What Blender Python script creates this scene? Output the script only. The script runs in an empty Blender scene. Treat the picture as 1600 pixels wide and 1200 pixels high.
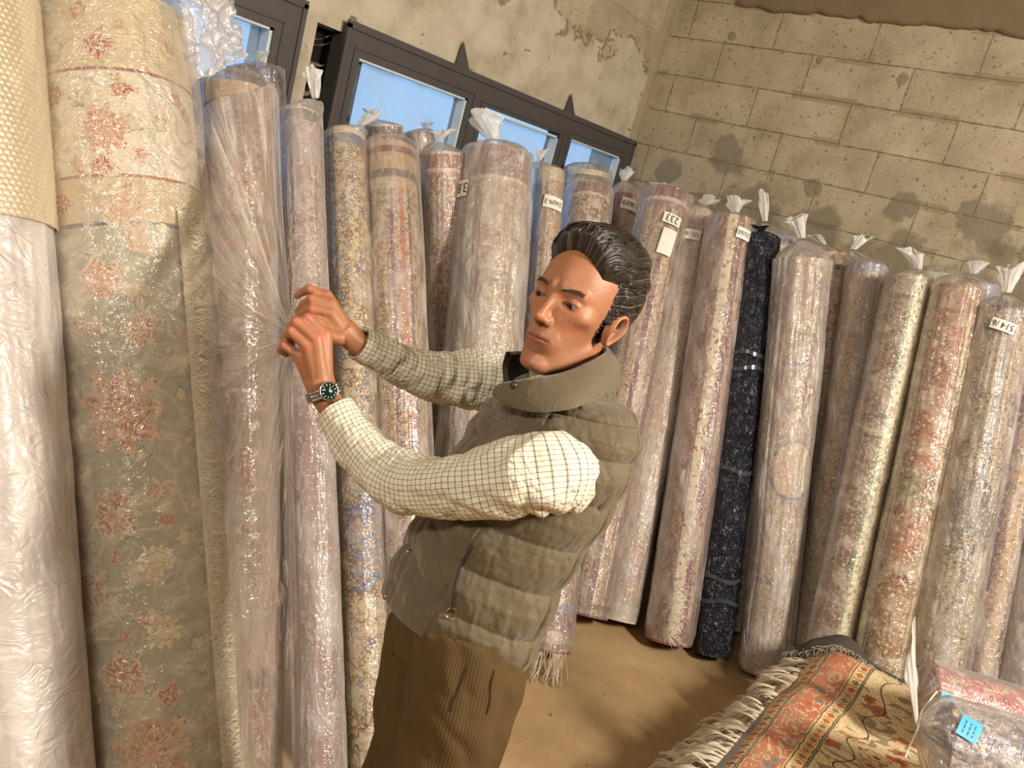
import bpy, math
import numpy as np
from math import pi, sin, cos, radians
from mathutils import Matrix, Vector
rng = np.random.default_rng(7)
sc = bpy.context.scene
COL = sc.collection

# ------------------------------------------------------------ camera
F_PX = 1300.0
CAM = np.array([-4.35, -2.60, 1.80])
YAW, PITCH, ROLL = radians(34.20), radians(-13.28), radians(-15.43)
_f = np.array([cos(PITCH)*cos(YAW), cos(PITCH)*sin(YAW), sin(PITCH)])
_r = np.cross(_f, [0, 0, 1]); _r /= np.linalg.norm(_r)
_d = np.cross(_f, _r)
CR = cos(ROLL)*_r + sin(ROLL)*_d          # image right
CD = -sin(ROLL)*_r + cos(ROLL)*_d         # image down
CF = _f                                   # view direction
cam_data = bpy.data.cameras.new('camera')
cam_data.sensor_width = 36.0
cam_data.lens = F_PX/1600*36
cam_data.clip_start = 0.05
cam = bpy.data.objects.new('camera', cam_data)
COL.objects.link(cam)
cam.matrix_world = Matrix(((CR[0], -CD[0], -CF[0], CAM[0]), (CR[1], -CD[1], -CF[1], CAM[1]),
                           (CR[2], -CD[2], -CF[2], CAM[2]), (0, 0, 0, 1)))
sc.camera = cam

# ------------------------------------------------------------ colour management, world, lamp, added fill
sc.view_settings.view_transform = 'Standard'
sc.view_settings.look = 'None'
sc.view_settings.exposure = 0.0
sc.view_settings.gamma = 1.0
sc.view_settings.use_curve_mapping = False
w = bpy.data.worlds.new('dusk_sky'); sc.world = w; w.use_nodes = True
wn = w.node_tree.nodes; wl = w.node_tree.links
bg = wn['Background']
tc = wn.new('ShaderNodeTexCoord'); sp = wn.new('ShaderNodeSeparateXYZ'); wr = wn.new('ShaderNodeValToRGB')
wl.new(tc.outputs['Generated'], sp.inputs[0]); wl.new(sp.outputs['Z'], wr.inputs[0]); wl.new(wr.outputs[0], bg.inputs[0])
wr.color_ramp.elements[0].position = 0.0; wr.color_ramp.elements[0].color = (0.50, 0.74, 1.0, 1)
wr.color_ramp.elements[1].position = 0.3; wr.color_ramp.elements[1].color = (0.30, 0.58, 1.0, 1)
bg.inputs[1].default_value = 1.0

def area(name, loc, aim, size, power, color):
    l = bpy.data.lights.new(name, 'AREA'); l.shape = 'RECTANGLE'; l.size = size[0]; l.size_y = size[1]
    l.energy = power; l.color = color
    o = bpy.data.objects.new(name, l); COL.objects.link(o); o.location = loc
    o.rotation_euler = (Vector(aim)-Vector(loc)).to_track_quat('-Z', 'Y').to_euler()
    return o
area('ceiling_lamp_light', (-2.7, -4.7, 3.2), (-2.2, -1.5, 0.8), (0.35, 0.9), 305, (1.0, 0.91, 0.79))
area('rear_fill_light', (-6.0, -2.4, 3.25), (-2.8, -1.0, 1.0), (0.9, 0.4), 80, (1.0, 0.91, 0.79))  # added weak fill from behind, no lamp known there

# ------------------------------------------------------------ projection helpers (pixel -> real place in the room)
def ray(x, y): return CR*(x-800)/F_PX + CD*(y-600)/F_PX + CF
def P(x, y, d): return CAM + ray(x, y)*d
def on_axis(x, y, ax, val):
    r = ray(x, y); return CAM + r*(val-CAM[ax])/r[ax]
def norm(v): v = np.asarray(v, float); return v/np.linalg.norm(v)

# ------------------------------------------------------------ tags
def tag(o, label=None, cat=None, group=None, kind=None):
    if label: o['label'] = label
    if cat: o['category'] = cat
    if group: o['group'] = group
    if kind: o['kind'] = kind
    return o
def empty(name, loc=(0, 0, 0)):
    o = bpy.data.objects.new(name, None); COL.objects.link(o); o.location = Vector(loc); o.empty_display_size = .1
    return o
def link(name, me, mat=None, parent=None, smooth=True):
    """vertices are in world coordinates; the parent only carries a translation"""
    o = bpy.data.objects.new(name, me); COL.objects.link(o)
    if mat is not None:
        me.materials.clear(); me.materials.append(mat)
    if smooth: me.polygons.foreach_set('use_smooth', [True]*len(me.polygons))
    if parent is not None:
        off = Vector(parent.location)
        if parent.parent is not None or parent.type == 'MESH': off = root_off(parent)
        me.transform(Matrix.Translation(-off)); o.parent = parent
    return o
def root_off(p):
    v = Vector((0, 0, 0))
    while p is not None:
        v += Vector(p.location); p = p.parent
    return v

# ------------------------------------------------------------ mesh helpers
def raw_mesh(name, V, Fq, uv=None):
    me = bpy.data.meshes.new(name)
    V = np.asarray(V, float)
    me.from_pydata(V.tolist(), [], [tuple(int(i) for i in f) for f in Fq])
    if uv is not None:
        lay = me.uv_layers.new(name='UVMap')
        li = np.zeros(len(me.loops), dtype=np.int32); me.loops.foreach_get('vertex_index', li)
        lay.data.foreach_set('uv', np.asarray(uv, np.float32)[li].ravel())
    me.update()
    return me
def grid_faces(nv, nu, closed=False, base=0):
    i = np.arange(nv-1)[:, None]; j = np.arange(nu if closed else nu-1)[None, :]
    a = i*nu+j; b = i*nu+(j+1) % nu; c = (i+1)*nu+(j+1) % nu; d = (i+1)*nu+j
    return (np.stack([a, b, c, d], -1).reshape(-1, 4)+base)
class MB:
    """collects pieces of one part and builds ONE mesh"""
    def __init__(s): s.V = []; s.F = []; s.U = []; s.n = 0
    def add(s, V, Fs, U=None):
        V = np.asarray(V, float).reshape(-1, 3)
        s.V.append(V); s.U.append(np.zeros((len(V), 2)) if U is None else np.asarray(U, float).reshape(-1, 2))
        s.F += [tuple(int(k)+s.n for k in f) for f in Fs]; s.n += len(V)
    def grid(s, G, closed=False, U=None, flip=False, caps=False):
        nv, nu = G.shape[:2]
        Fq = grid_faces(nv, nu, closed)
        if flip: Fq = Fq[:, ::-1]
        Fq = [tuple(f) for f in Fq]
        if caps:
            a = tuple(range(nu)); b = tuple((nv-1)*nu+k for k in range(nu))
            Fq += [a if flip else a[::-1], b[::-1] if flip else b]
        s.add(G, Fq, U)
    def tube(s, pts, rad, n=12, caps=True, U=True, squash=None):
        pts = np.asarray(pts, float); m = len(pts); rad = np.broadcast_to(np.asarray(rad, float), (m,))
        T = np.gradient(pts, axis=0); T /= np.linalg.norm(T, axis=1)[:, None]+1e-12
        ref = np.array([0, 0, 1.]) if abs(T[0][2]) < .9 else np.array([1., 0, 0])
        N = np.cross(T[0], ref); N /= np.linalg.norm(N)
        G = np.zeros((m, n, 3)); UV = np.zeros((m, n, 2)); L = 0
        th = np.arange(n)/n*2*pi
        for k in range(m):
            N = N-T[k]*np.dot(N, T[k]); N /= np.linalg.norm(N); B = np.cross(T[k], N)
            G[k] = pts[k]+rad[k]*(np.cos(th)[:, None]*N+np.sin(th)[:, None]*B)
            if k: L += np.linalg.norm(pts[k]-pts[k-1])
            UV[k, :, 0] = th*rad.mean(); UV[k, :, 1] = L
        s.grid(G, True, UV, caps=caps, flip=False)
    def box(s, lo, hi):
        x0, y0, z0 = lo; x1, y1, z1 = hi
        V = [(x0, y0, z0), (x1, y0, z0), (x1, y1, z0), (x0, y1, z0), (x0, y0, z1), (x1, y0, z1), (x1, y1, z1), (x0, y1, z1)]
        s.add(V, [(0, 3, 2, 1), (4, 5, 6, 7), (0, 1, 5, 4), (1, 2, 6, 5), (2, 3, 7, 6), (3, 0, 4, 7)])
    def ball(s, c, r, n=16, R=None):
        th = np.linspace(0, pi, n+1)[:, None]; ph = (np.arange(2*n)/(2*n)*2*pi)[None, :]
        r = np.broadcast_to(np.asarray(r, float), (3,))
        G = np.stack([np.sin(th)*np.cos(ph)*r[0], np.sin(th)*np.sin(ph)*r[1], np.cos(th)*r[2]+0*ph], -1)
        if R is not None: G = G@np.asarray(R)
        s.grid(G+np.asarray(c), True, flip=True)
    def build(s, name, mat=None, parent=None, smooth=True):
        me = raw_mesh(name, np.concatenate(s.V), s.F, np.concatenate(s.U))
        return link(name, me, mat, parent, smooth)

def _hash(ix, iy, seed):
    v = np.sin(ix*127.1+iy*311.7+seed*74.7)*43758.5453
    return v-np.floor(v)
def vnoise(x, y, seed=0, px=None):
    x = np.asarray(x, float); y = np.asarray(y, float)
    x, y = np.broadcast_arrays(x, y)
    ix = np.floor(x); iy = np.floor(y); fx = x-ix; fy = y-iy
    fx = fx*fx*(3-2*fx); fy = fy*fy*(3-2*fy)
    ix1 = ix+1
    if px: ix = np.mod(ix, px); ix1 = np.mod(ix1, px)
    a = _hash(ix, iy, seed); b = _hash(ix1, iy, seed); c = _hash(ix, iy+1, seed); d = _hash(ix1, iy+1, seed)
    return (a*(1-fx)+b*fx)*(1-fy)+(c*(1-fx)+d*fx)*fy - .5
def sstep(a, b, x):
    t = np.clip((np.asarray(x, float)-a)/(b-a), 0, 1); return t*t*(3-2*t)
def interp(ts, xs, t):
    """smooth (Catmull-Rom) interpolation of rows xs at knots 0..1"""
    xs = np.asarray(xs, float); n = len(xs); t = np.asarray(t, float)*(n-1)
    i = np.clip(np.floor(t).astype(int), 0, n-2); f = t-i
    g = lambda k: xs[np.clip(k, 0, n-1)]
    p0, p1, p2, p3 = g(i-1), g(i), g(i+1), g(i+2)
    if xs.ndim > 1: f = f[:, None]
    return .5*((2*p1)+(-p0+p2)*f+(2*p0-5*p1+4*p2-p3)*f**2+(-p0+3*p1-3*p2+p3)*f**3)

# ------------------------------------------------------------ node helper
def srgb(r, g, b, a=1.0):
    f = lambda c: (c/255/12.92) if c/255 <= .04045 else ((c/255+.055)/1.055)**2.4
    return (f(r), f(g), f(b), a)
class NT:
    def __init__(s, name):
        s.m = bpy.data.materials.new(name); s.m.use_nodes = True
        s.t = s.m.node_tree; s.n = s.t.nodes; s.l = s.t.links
        s.b = s.n['Principled BSDF']; s.out = s.n['Material Output']
        s.b.inputs['Roughness'].default_value = .8
    def new(s, k, **kw):
        n = s.n.new('ShaderNode'+k)
        for a, v in kw.items(): setattr(n, a, v)
        return n
    def set(s, inp, v):
        if hasattr(v, 'links') or isinstance(v, bpy.types.NodeSocket): s.l.new(v, inp)
        else:
            if inp.type == 'RGBA' and len(v) == 3: v = (*v, 1)
            inp.default_value = v
    def math(s, op, a, b=0.0, c=None, clamp=False):
        n = s.new('Math', operation=op); n.use_clamp = clamp
        s.set(n.inputs[0], a); s.set(n.inputs[1], b)
        if c is not None: s.set(n.inputs[2], c)
        return n.outputs[0]
    def vmath(s, op, a, b=(0, 0, 0), o=0):
        n = s.new('VectorMath', operation=op); s.set(n.inputs[0], a)
        if op == 'SCALE': s.set(n.inputs['Scale'], b)
        elif op != 'LENGTH': s.set(n.inputs[1], b)
        return n.outputs['Value' if op == 'LENGTH' else 'Vector']
    def mix(s, f, a, b, blend='MIX'):
        n = s.new('Mix', data_type='RGBA', blend_type=blend)
        s.set(n.inputs[0], f); s.set(n.inputs[6], a); s.set(n.inputs[7], b); return n.outputs[2]
    def ramp(s, f, stops, interp='LINEAR'):
        n = s.new('ValToRGB'); r = n.color_ramp; r.interpolation = interp
        while len(r.elements) < len(stops): r.elements.new(1.0)
        for e, (p, c) in zip(r.elements, stops):
            e.position = p; e.color = c if hasattr(c, '__len__') and len(c) == 4 else ((*c, 1) if hasattr(c, '__len__') else (c, c, c, 1))
        s.set(n.inputs[0], f); return n.outputs[0]
    def noise(s, vec, scale=5, detail=3, rough=.5, dim='3D', out=0, dist=0):
        n = s.new('TexNoise', noise_dimensions=dim); s.set(n.inputs['Vector'], vec)
        n.inputs['Scale'].default_value = scale; n.inputs['Detail'].default_value = detail
        n.inputs['Roughness'].default_value = rough; n.inputs['Distortion'].default_value = dist
        return n.outputs[out]
    def sep(s, v):
        n = s.new('SeparateXYZ'); s.set(n.inputs[0], v); return n.outputs
    def comb(s, x, y, z=0.0):
        n = s.new('CombineXYZ'); s.set(n.inputs[0], x); s.set(n.inputs[1], y); s.set(n.inputs[2], z); return n.outputs[0]
    def uv(s): return s.new('TexCoord').outputs['UV']
    def obj(s): return s.new('TexCoord').outputs['Object']
    def gen(s): return s.new('TexCoord').outputs['Generated']
    def pos(s): return s.new('NewGeometry').outputs['Position']
    def bump(s, h, strength=.5, dist=.01, normal=None):
        n = s.new('Bump'); n.inputs['Strength'].default_value = strength; n.inputs['Distance'].default_value = dist
        s.set(n.inputs['Height'], h)
        if normal is not None: s.l.new(normal, n.inputs['Normal'])
        return n.outputs[0]
    def fin(s, color=None, rough=None, bump=None, spec=None, metal=None):
        if color is not None: s.set(s.b.inputs['Base Color'], color)
        if rough is not None: s.set(s.b.inputs['Roughness'], rough)
        if spec is not None: s.b.inputs['Specular IOR Level'].default_value = spec
        if metal is not None: s.b.inputs['Metallic'].default_value = metal
        if bump is not None: s.l.new(bump, s.b.inputs['Normal'])
        return s.m
def plain(name, c, rough=.7, metal=0, spec=.5, nb=0, nscale=60):
    t = NT(name); col = srgb(*c)
    nz = t.noise(t.obj(), 9, 3); v = t.mix(nz, tuple(x*.82 for x in col[:3]), tuple(min(1, x*1.15) for x in col[:3]))
    b = t.bump(t.noise(t.obj(), nscale, 4), nb, .004) if nb else None
    return t.fin(v, rough, b, spec, metal)

# ------------------------------------------------------------ carpet material
def hx(c): return srgb(*c)
def flowers(t, uv, base, scale, size, petals, pal, core, outline, dens=.8, rnd=.6, seed=0., rings=1, warp=.15):
    """scatter of woven flower heads"""
    o = t.vmath('ADD', t.vmath('SCALE', uv, float(scale)), (seed*3.7, seed*1.9, 0))
    wv = t.vmath('SUBTRACT', t.noise(o, 1.7, 2, dim='2D', out=1), (.5, .5, .5))
    o = t.vmath('ADD', o, t.vmath('SCALE', wv, float(warp)*2))
    vo = t.new('TexVoronoi', voronoi_dimensions='2D', feature='F1'); t.set(vo.inputs['Vector'], o)
    vo.inputs['Scale'].default_value = 1; vo.inputs['Randomness'].default_value = rnd
    d = t.vmath('SUBTRACT', o, vo.outputs['Position']); dx, dy, _ = t.sep(d)
    rr, gg, bb = t.sep(vo.outputs['Color'])
    ang = t.math('ADD', t.math('ARCTAN2', dy, dx), t.math('MULTIPLY', rr, 6.28))
    pet = t.math('MULTIPLY_ADD', t.math('COSINE', t.math('MULTIPLY', ang, float(petals))), .17, .83)
    rad = t.math('MULTIPLY', pet, t.math('MULTIPLY_ADD', gg, size*.5, size*.6))
    q = t.math('DIVIDE', t.vmath('LENGTH', d), rad)
    pcol = t.ramp(bb, [((i+.01)/len(pal), hx(c)) for i, c in enumerate(pal)], 'CONSTANT')
    if rings > 1:
        fr = t.math('FRACT', t.math('MULTIPLY', q, float(rings)))
        pcol = t.mix(t.math('GREATER_THAN', fr, .55), pcol, hx(outline))
        pcol = t.mix(t.math('LESS_THAN', t.math('ABSOLUTE', t.math('SINE', t.math('MULTIPLY', ang, petals*1.0))), .3), pcol, hx(core))
    c = t.mix(t.math('LESS_THAN', q, .3), pcol, hx(core))
    c = t.mix(t.math('GREATER_THAN', q, .82), c, hx(outline))
    m = t.math('MULTIPLY', t.math('LESS_THAN', q, 1.0), t.math('LESS_THAN', t.math('FRACT', t.math('MULTIPLY', rr, 7.3)), dens))
    return t.mix(m, base, c)
def vines(t, uv, base, scale, col, width=.035, seed=0.):
    n = t.noise(t.vmath('ADD', uv, (seed, seed*.7, 0)), scale, 1.5, dim='2D')
    m = t.math('LESS_THAN', t.math('ABSOLUTE', t.math('SUBTRACT', n, .5)), width)
    return t.mix(m, base, hx(col))
def lattice(t, uv, base, step, col, width=.12):
    u, v, _ = t.sep(uv)
    a = t.math('LESS_THAN', t.math('FRACT', t.math('DIVIDE', u, step)), width)
    b = t.math('LESS_THAN', t.math('FRACT', t.math('DIVIDE', v, step*.8)), width)
    return t.mix(t.math('MAXIMUM', a, b), base, hx(col))
def carpet(name, H, field, fl=(), vn=(), bands=(), stripes=(), motifs=(), lat=None, r=.12, ground=True):
    """UV: u = metres round the roll (0 faces the room), v = metres down from the top.
    bands: (v0, v1, colour) across the roll;  stripes: (u0, u1, colour) along it, u in units of the radius"""
    t = NT(name); uv = t.uv(); u, v, _ = t.sep(uv)
    base = hx(field)
    if len(bands) and bands[0] == 'grad': bands = bands[1:]
    for (v0, v1, c) in bands:
        m = t.math('MULTIPLY', t.math('GREATER_THAN', v, v0*H), t.math('LESS_THAN', v, v1*H)); base = t.mix(m, base, hx(c))
    for (u0, u1, c) in stripes:
        m = t.math('MULTIPLY', t.math('GREATER_THAN', u, u0*r), t.math('LESS_THAN', u, u1*r)); base = t.mix(m, base, hx(c))
    if lat: base = lattice(t, uv, base, *lat)
    for a in vn: base = vines(t, uv, base, *a)
    if fl:
        # close all-over ground of tiny woven figures
        pal = [p_ for f_ in fl for p_ in f_[3]][:6]; dark = tuple(int(x*.62) for x in pal[0])
        for (msc, lim, cols, sd) in ((62., .50, [dark]+pal, 1.3), (120., .56, [dark, field, pal[-1], dark], 7.7)):
            ww = t.vmath('SCALE', t.vmath('SUBTRACT', t.noise(uv, 9, 2, dim='2D', out=1), (.5, .5, .5)), .035)
            vo = t.new('TexVoronoi', voronoi_dimensions='2D', feature='F1'); t.set(vo.inputs['Vector'], t.vmath('ADD', t.vmath('ADD', uv, ww), (sd, sd, 0))); vo.inputs['Scale'].default_value = msc; vo.inputs['Randomness'].default_value = .75
            r1, g1, b1 = t.sep(vo.outputs['Color'])
            pc = t.ramp(r1, [((i+.01)/len(cols), hx(c_)) for i, c_ in enumerate(cols)], 'CONSTANT')
            den = t.noise(uv, 7.0, 2, dim='2D')
            m = t.math('MULTIPLY', t.math('LESS_THAN', vo.outputs['Distance'], .40), t.math('GREATER_THAN', t.math('ADD', g1, t.math('MULTIPLY', t.math('SUBTRACT', den, .5), 1.2)), lim))
            base = t.mix(t.math('MULTIPLY', m, .8 if ground else 0.0), base, pc)
    if fl and ground:
        for (u0, u1, c) in stripes:
            m = t.math('MULTIPLY', t.math('GREATER_THAN', u, u0*r), t.math('LESS_THAN', u, u1*r)); base = t.mix(t.math('MULTIPLY', m, .72), base, hx(c))
    for a in fl: base = flowers(t, uv, base, *a)
    if ground:
        for (v0, v1, c) in bands:
            if (v1-v0)*H > .14: continue
            m = t.math('MULTIPLY', t.math('GREATER_THAN', v, v0*H), t.math('LESS_THAN', v, v1*H)); base = t.mix(t.math('MULTIPLY', m, .72), base, hx(c))
    for (mu, mv, rad, pet, ca, cb, cc, rings) in motifs:
        wv = t.vmath('SUBTRACT', t.noise(uv, 28, 2, dim='2D', out=1), (.5, .5, .5))
        d = t.vmath('SUBTRACT', t.vmath('ADD', uv, t.vmath('SCALE', wv, .03)), (mu, mv, 0)); dx, dy, _ = t.sep(d)
        ang = t.math('ARCTAN2', dy, dx)
        q = t.math('DIVIDE', t.vmath('LENGTH', d), t.math('MULTIPLY_ADD', t.math('COSINE', t.math('MULTIPLY', ang, float(pet))), rad*.17, rad*.83))
        fr = t.math('FRACT', t.math('MULTIPLY', t.math('ADD', q, t.math('MULTIPLY', t.math('COSINE', t.math('MULTIPLY', ang, pet*2.0)), .06)), float(rings)))
        c = t.mix(t.math('GREATER_THAN', fr, .5), hx(ca), hx(cb)); c = t.mix(t.math('GREATER_THAN', fr, .86), c, hx(cc))
        c = t.mix(t.math('LESS_THAN', t.math('ABSOLUTE', t.math('SINE', t.math('MULTIPLY', ang, pet*.5))), .22), c, hx(cb))
        base = t.mix(t.math('LESS_THAN', q, 1.0), base, c)
    hue = t.noise(uv, 3.0, 3, dim='2D')
    base = t.mix(t.math('MULTIPLY', hue, .25), base, (.42, .33, .24, 1))
    wv = t.noise(t.vmath('MULTIPLY', uv, (1, 1, 0)), 420, 1, dim='2D')
    big = t.noise(uv, 14, 2, dim='2D')
    return t.fin(base, .9, t.bump(t.math('ADD', wv, t.math('MULTIPLY', big, 1.5)), .5, .003), .2)

# plastic film: clear sheet with a milky veil, glossy glints and painted crease highlights
def film(name, veil=.32, tint=(225, 214, 205), wr=14., strong=.6, rough=.16, stretch=(1, .25, 1), crease=.20):
    t = NT(name); uv = t.uv()
    s = t.vmath('MULTIPLY', uv, stretch)
    n1 = t.noise(s, wr, 3, .55, dist=1.2); n2 = t.noise(uv, wr*2.6, 2, .5, dist=2.0)
    ridge = t.math('ABSOLUTE', t.math('SUBTRACT', n1, .5)); r2 = t.math('ABSOLUTE', t.math('SUBTRACT', n2, .5))
    h = t.math('ADD', t.math('MULTIPLY', ridge, 2.0), t.math('MULTIPLY', r2, .8))
    b = t.bump(h, strong, .010)
    df = t.new('BsdfDiffuse'); t.set(df.inputs[0], hx(tint)); t.l.new(b, df.inputs['Normal'])
    tl = t.new('BsdfTranslucent'); t.set(tl.inputs[0], hx(tint))
    dm = t.new('MixShader'); dm.inputs[0].default_value = .12; t.l.new(df.outputs[0], dm.inputs[1]); t.l.new(tl.outputs[0], dm.inputs[2])
    tr = t.new('BsdfTransparent'); tr.inputs[0].default_value = (.98, .975, .97, 1)
    lw = t.new('LayerWeight'); lw.inputs[0].default_value = .35
    cloud = t.noise(t.vmath('MULTIPLY', uv, (stretch[0], stretch[1]*1.4, 1)), 11.0, 2, .5, dist=.6); cr = t.ramp(ridge, [(0, 1.0), (.035, 0.0)])
    f = t.math('ADD', t.math('MULTIPLY', lw.outputs['Facing'], .30), t.math('MULTIPLY_ADD', t.math('MAXIMUM', t.math('SUBTRACT', cloud, .47), 0.0), 1.9, veil-.10))
    f = t.math('ADD', f, t.math('MULTIPLY', cr, crease), clamp=True)  # whitens the fold lines, their highlight put into the film's opacity
    mx = t.new('MixShader'); t.l.new(f, mx.inputs[0]); t.l.new(tr.outputs[0], mx.inputs[1]); t.l.new(dm.outputs[0], mx.inputs[2])
    gl = t.new('BsdfGlossy'); gl.inputs['Roughness'].default_value = rough; t.l.new(b, gl.inputs['Normal'])
    fr = t.new('Fresnel'); fr.inputs[0].default_value = 1.5; t.l.new(b, fr.inputs['Normal'])
    m2 = t.new('MixShader'); t.set(m2.inputs[0], t.math('MINIMUM', t.math('ADD', fr.outputs[0], .02), .35)); t.l.new(mx.outputs[0], m2.inputs[1]); t.l.new(gl.outputs[0], m2.inputs[2])
    t.l.new(m2.outputs[0], t.out.inputs[0])
    return t.m
# ============================================================ THE ROOM
def floor_mat():
    t = NT('dusty_concrete_floor'); p = t.pos()
    n = t.noise(p, 2.2, 5, .6); c = t.ramp(n, [(.3, hx((150, 124, 88))), (.55, hx((178, 150, 110))), (.75, hx((194, 168, 128)))])
    st = t.noise(p, 17, 4, .6); c = t.mix(t.math('GREATER_THAN', st, .69), c, hx((112, 88, 58)))
    sc2 = t.noise(t.vmath('MULTIPLY', p, (5, 22, 1)), 2.0, 3, .6); c = t.mix(t.math('MULTIPLY', t.math('GREATER_THAN', sc2, .70), .5), c, hx((120, 95, 66)))
    return t.fin(c, .85, t.bump(t.noise(p, 40, 5), .25, .01), .2)
def block_mat(name, ax, oz, ou, strength=1.0, plaster=False):
    """concrete blocks 50 x 20 cm; ax: which axis runs along the wall"""
    t = NT(name); x, y, z = t.sep(t.pos())
    al = x if ax == 0 else y
    wob = t.noise(t.pos(), 6.0, 2)
    zz = t.math('DIVIDE', t.math('ADD', t.math('SUBTRACT', z, oz), t.math('MULTIPLY', wob, .006)), .2)
    row = t.math('FLOOR', zz)
    off = t.math('FRACT', t.math('MULTIPLY', t.math('SINE', t.math('MULTIPLY', row, 12.7)), 43.3))
    half = t.math('MULTIPLY', t.math('FRACT', t.math('MULTIPLY', row, .5)), 1.0)
    uu = t.math('ADD', t.math('DIVIDE', t.math('ADD', al, ou), .5), t.math('ADD', half, t.math('MULTIPLY', off, .12)))
    fz = t.math('FRACT', zz); fu = t.math('FRACT', uu)
    dz = t.math('MULTIPLY', t.math('MINIMUM', fz, t.math('SUBTRACT', 1.0, fz)), .2)
    du = t.math('MULTIPLY', t.math('MINIMUM', fu, t.math('SUBTRACT', 1.0, fu)), .5)
    jn = t.noise(t.pos(), 26, 3)
    wd = t.math('MULTIPLY_ADD', jn, .012, -.0026)
    joint = t.math('MAXIMUM', t.math('LESS_THAN', dz, wd), t.math('LESS_THAN', du, t.math('MULTIPLY', wd, .85)))
    cell = t.new('TexWhiteNoise', noise_dimensions='2D'); t.set(cell.inputs['Vector'], t.comb(t.math('FLOOR', uu), row))
    base = t.ramp(t.noise(t.pos(), 4.5, 5, .6), [(.28, hx((150, 138, 114))), (.5, hx((176, 163, 137))), (.75, hx((192, 180, 154)))])
    base = t.mix(t.math('MULTIPLY', cell.outputs[0], .28), base, hx((140, 126, 104)))
    grain = t.noise(t.pos(), 130, 3, .7)
    base = t.mix(t.math('MULTIPLY', t.math('GREATER_THAN', grain, .57), .35), base, hx((110, 92, 66)))
    pit = t.noise(t.pos(), 48, 2, .5)
    base = t.mix(t.math('MULTIPLY', t.math('GREATER_THAN', pit, .66), .6), base, hx((84, 68, 48)))
    base = t.mix(t.math('MULTIPLY', joint, .62*strength), base, hx((80, 68, 50)))
    # mortar squeezed over some of the bed joints
    mb = t.math('MULTIPLY', t.math('LESS_THAN', dz, .02), t.math('GREATER_THAN', t.noise(t.pos(), 3.3, 3), .55))
    base = t.mix(t.math('MULTIPLY', mb, .45*strength), base, hx((122, 108, 86)))
    hgt = t.math('SUBTRACT', t.math('MULTIPLY', grain, .35), t.math('MULTIPLY', joint, 1.0))
    if plaster:
        pn = t.noise(t.pos(), 2.6, 5, .62)
        edge = t.math('ADD', t.math('SUBTRACT', z, 2.62), t.math('MULTIPLY', t.math('SUBTRACT', pn, .5), 1.1))
        pm = t.math('LESS_THAN', edge, 0.0)
        pc = t.ramp(t.noise(t.pos(), 6, 4, .6), [(.3, hx((160, 148, 126))), (.6, hx((190, 180, 160)))])
        pc = t.mix(t.math('MULTIPLY', t.math('GREATER_THAN', t.noise(t.pos(), 55, 2), .70), .6), pc, hx((104, 86, 66)))
        base = t.mix(pm, base, pc)
        ed = t.math('MULTIPLY', t.math('LESS_THAN', t.math('ABSOLUTE', edge), .022), t.math('GREATER_THAN', t.noise(t.pos(), 12, 3), .47))
        base = t.mix(t.math('MULTIPLY', ed, .55), base, hx((98, 78, 54)))
        hole = t.math('MULTIPLY', t.math('GREATER_THAN', t.noise(t.vmath('MULTIPLY', t.pos(), (1, 1, 1.8)), 9.0, 4, .7), .655), 1.0)
        base = t.mix(t.math('MULTIPLY', hole, .7), base, hx((70, 52, 34)))
        hgt = t.math('ADD', hgt, t.math('MULTIPLY', pm, .6))
    else:
        # damp grey mortar smears in patches near the carpet tops
        low = t.math('MULTIPLY', t.math('SUBTRACT', 2.16, z), 1.0)
        pn = t.noise(t.pos(), 4.2, 3, .55)
        dm = t.ramp(t.math('ADD', pn, t.math('MINIMUM', low, .28)), [(.62, 0.0), (.72, 1.0)])
        base = t.mix(t.math('MULTIPLY', dm, .62), base, hx((104, 97, 80)))
        for (py, pz, pr) in ((-.62, 2.23, .13), (-1.10, 2.16, .06), (-1.56, 2.17, .10), (-1.93, 2.17, .15), (-2.15, 2.08, .07), (-.29, 2.08, .09), (-.93, 2.77, .025), (-.42, 2.83, .03), (-1.35, 2.74, .03)):
            dd = t.vmath('LENGTH', t.vmath('SUBTRACT', t.comb(0.0, y, z), (0, py, pz)))
            m = t.ramp(t.math('ADD', t.math('DIVIDE', dd, pr*.95), t.math('MULTIPLY', t.math('SUBTRACT', t.noise(t.pos(), 9, 4), .5), 1.6)), [(.7, 1.0), (.95, 0.0)])
            base = t.mix(t.math('MULTIPLY', m, .62), base, hx((112, 104, 90)))
            hgt = t.math('ADD', hgt, t.math('MULTIPLY', m, .8))
    return t.fin(base, .93, t.bump(hgt, .55, .008), .15)

M_floor = floor_mat()
M_end = block_mat('end_wall_blocks', 1, 2.193, .36)
M_side = block_mat('window_wall_blocks', 0, 2.19, .2, .3, True)
M_conc = plain('rough_concrete', (122, 104, 80), .95, nb=.6, nscale=40)
M_ceil = plain('ceiling_concrete', (168, 154, 130), .95, nb=.4)
M_dark = plain('slot_shade_black', (20, 17, 14), .95)
M_frame = plain('anthracite_frame', (72, 68, 68), .55, nb=.1)
M_bead = plain('pale_glazing_bead', (196, 204, 206), .4)

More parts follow.
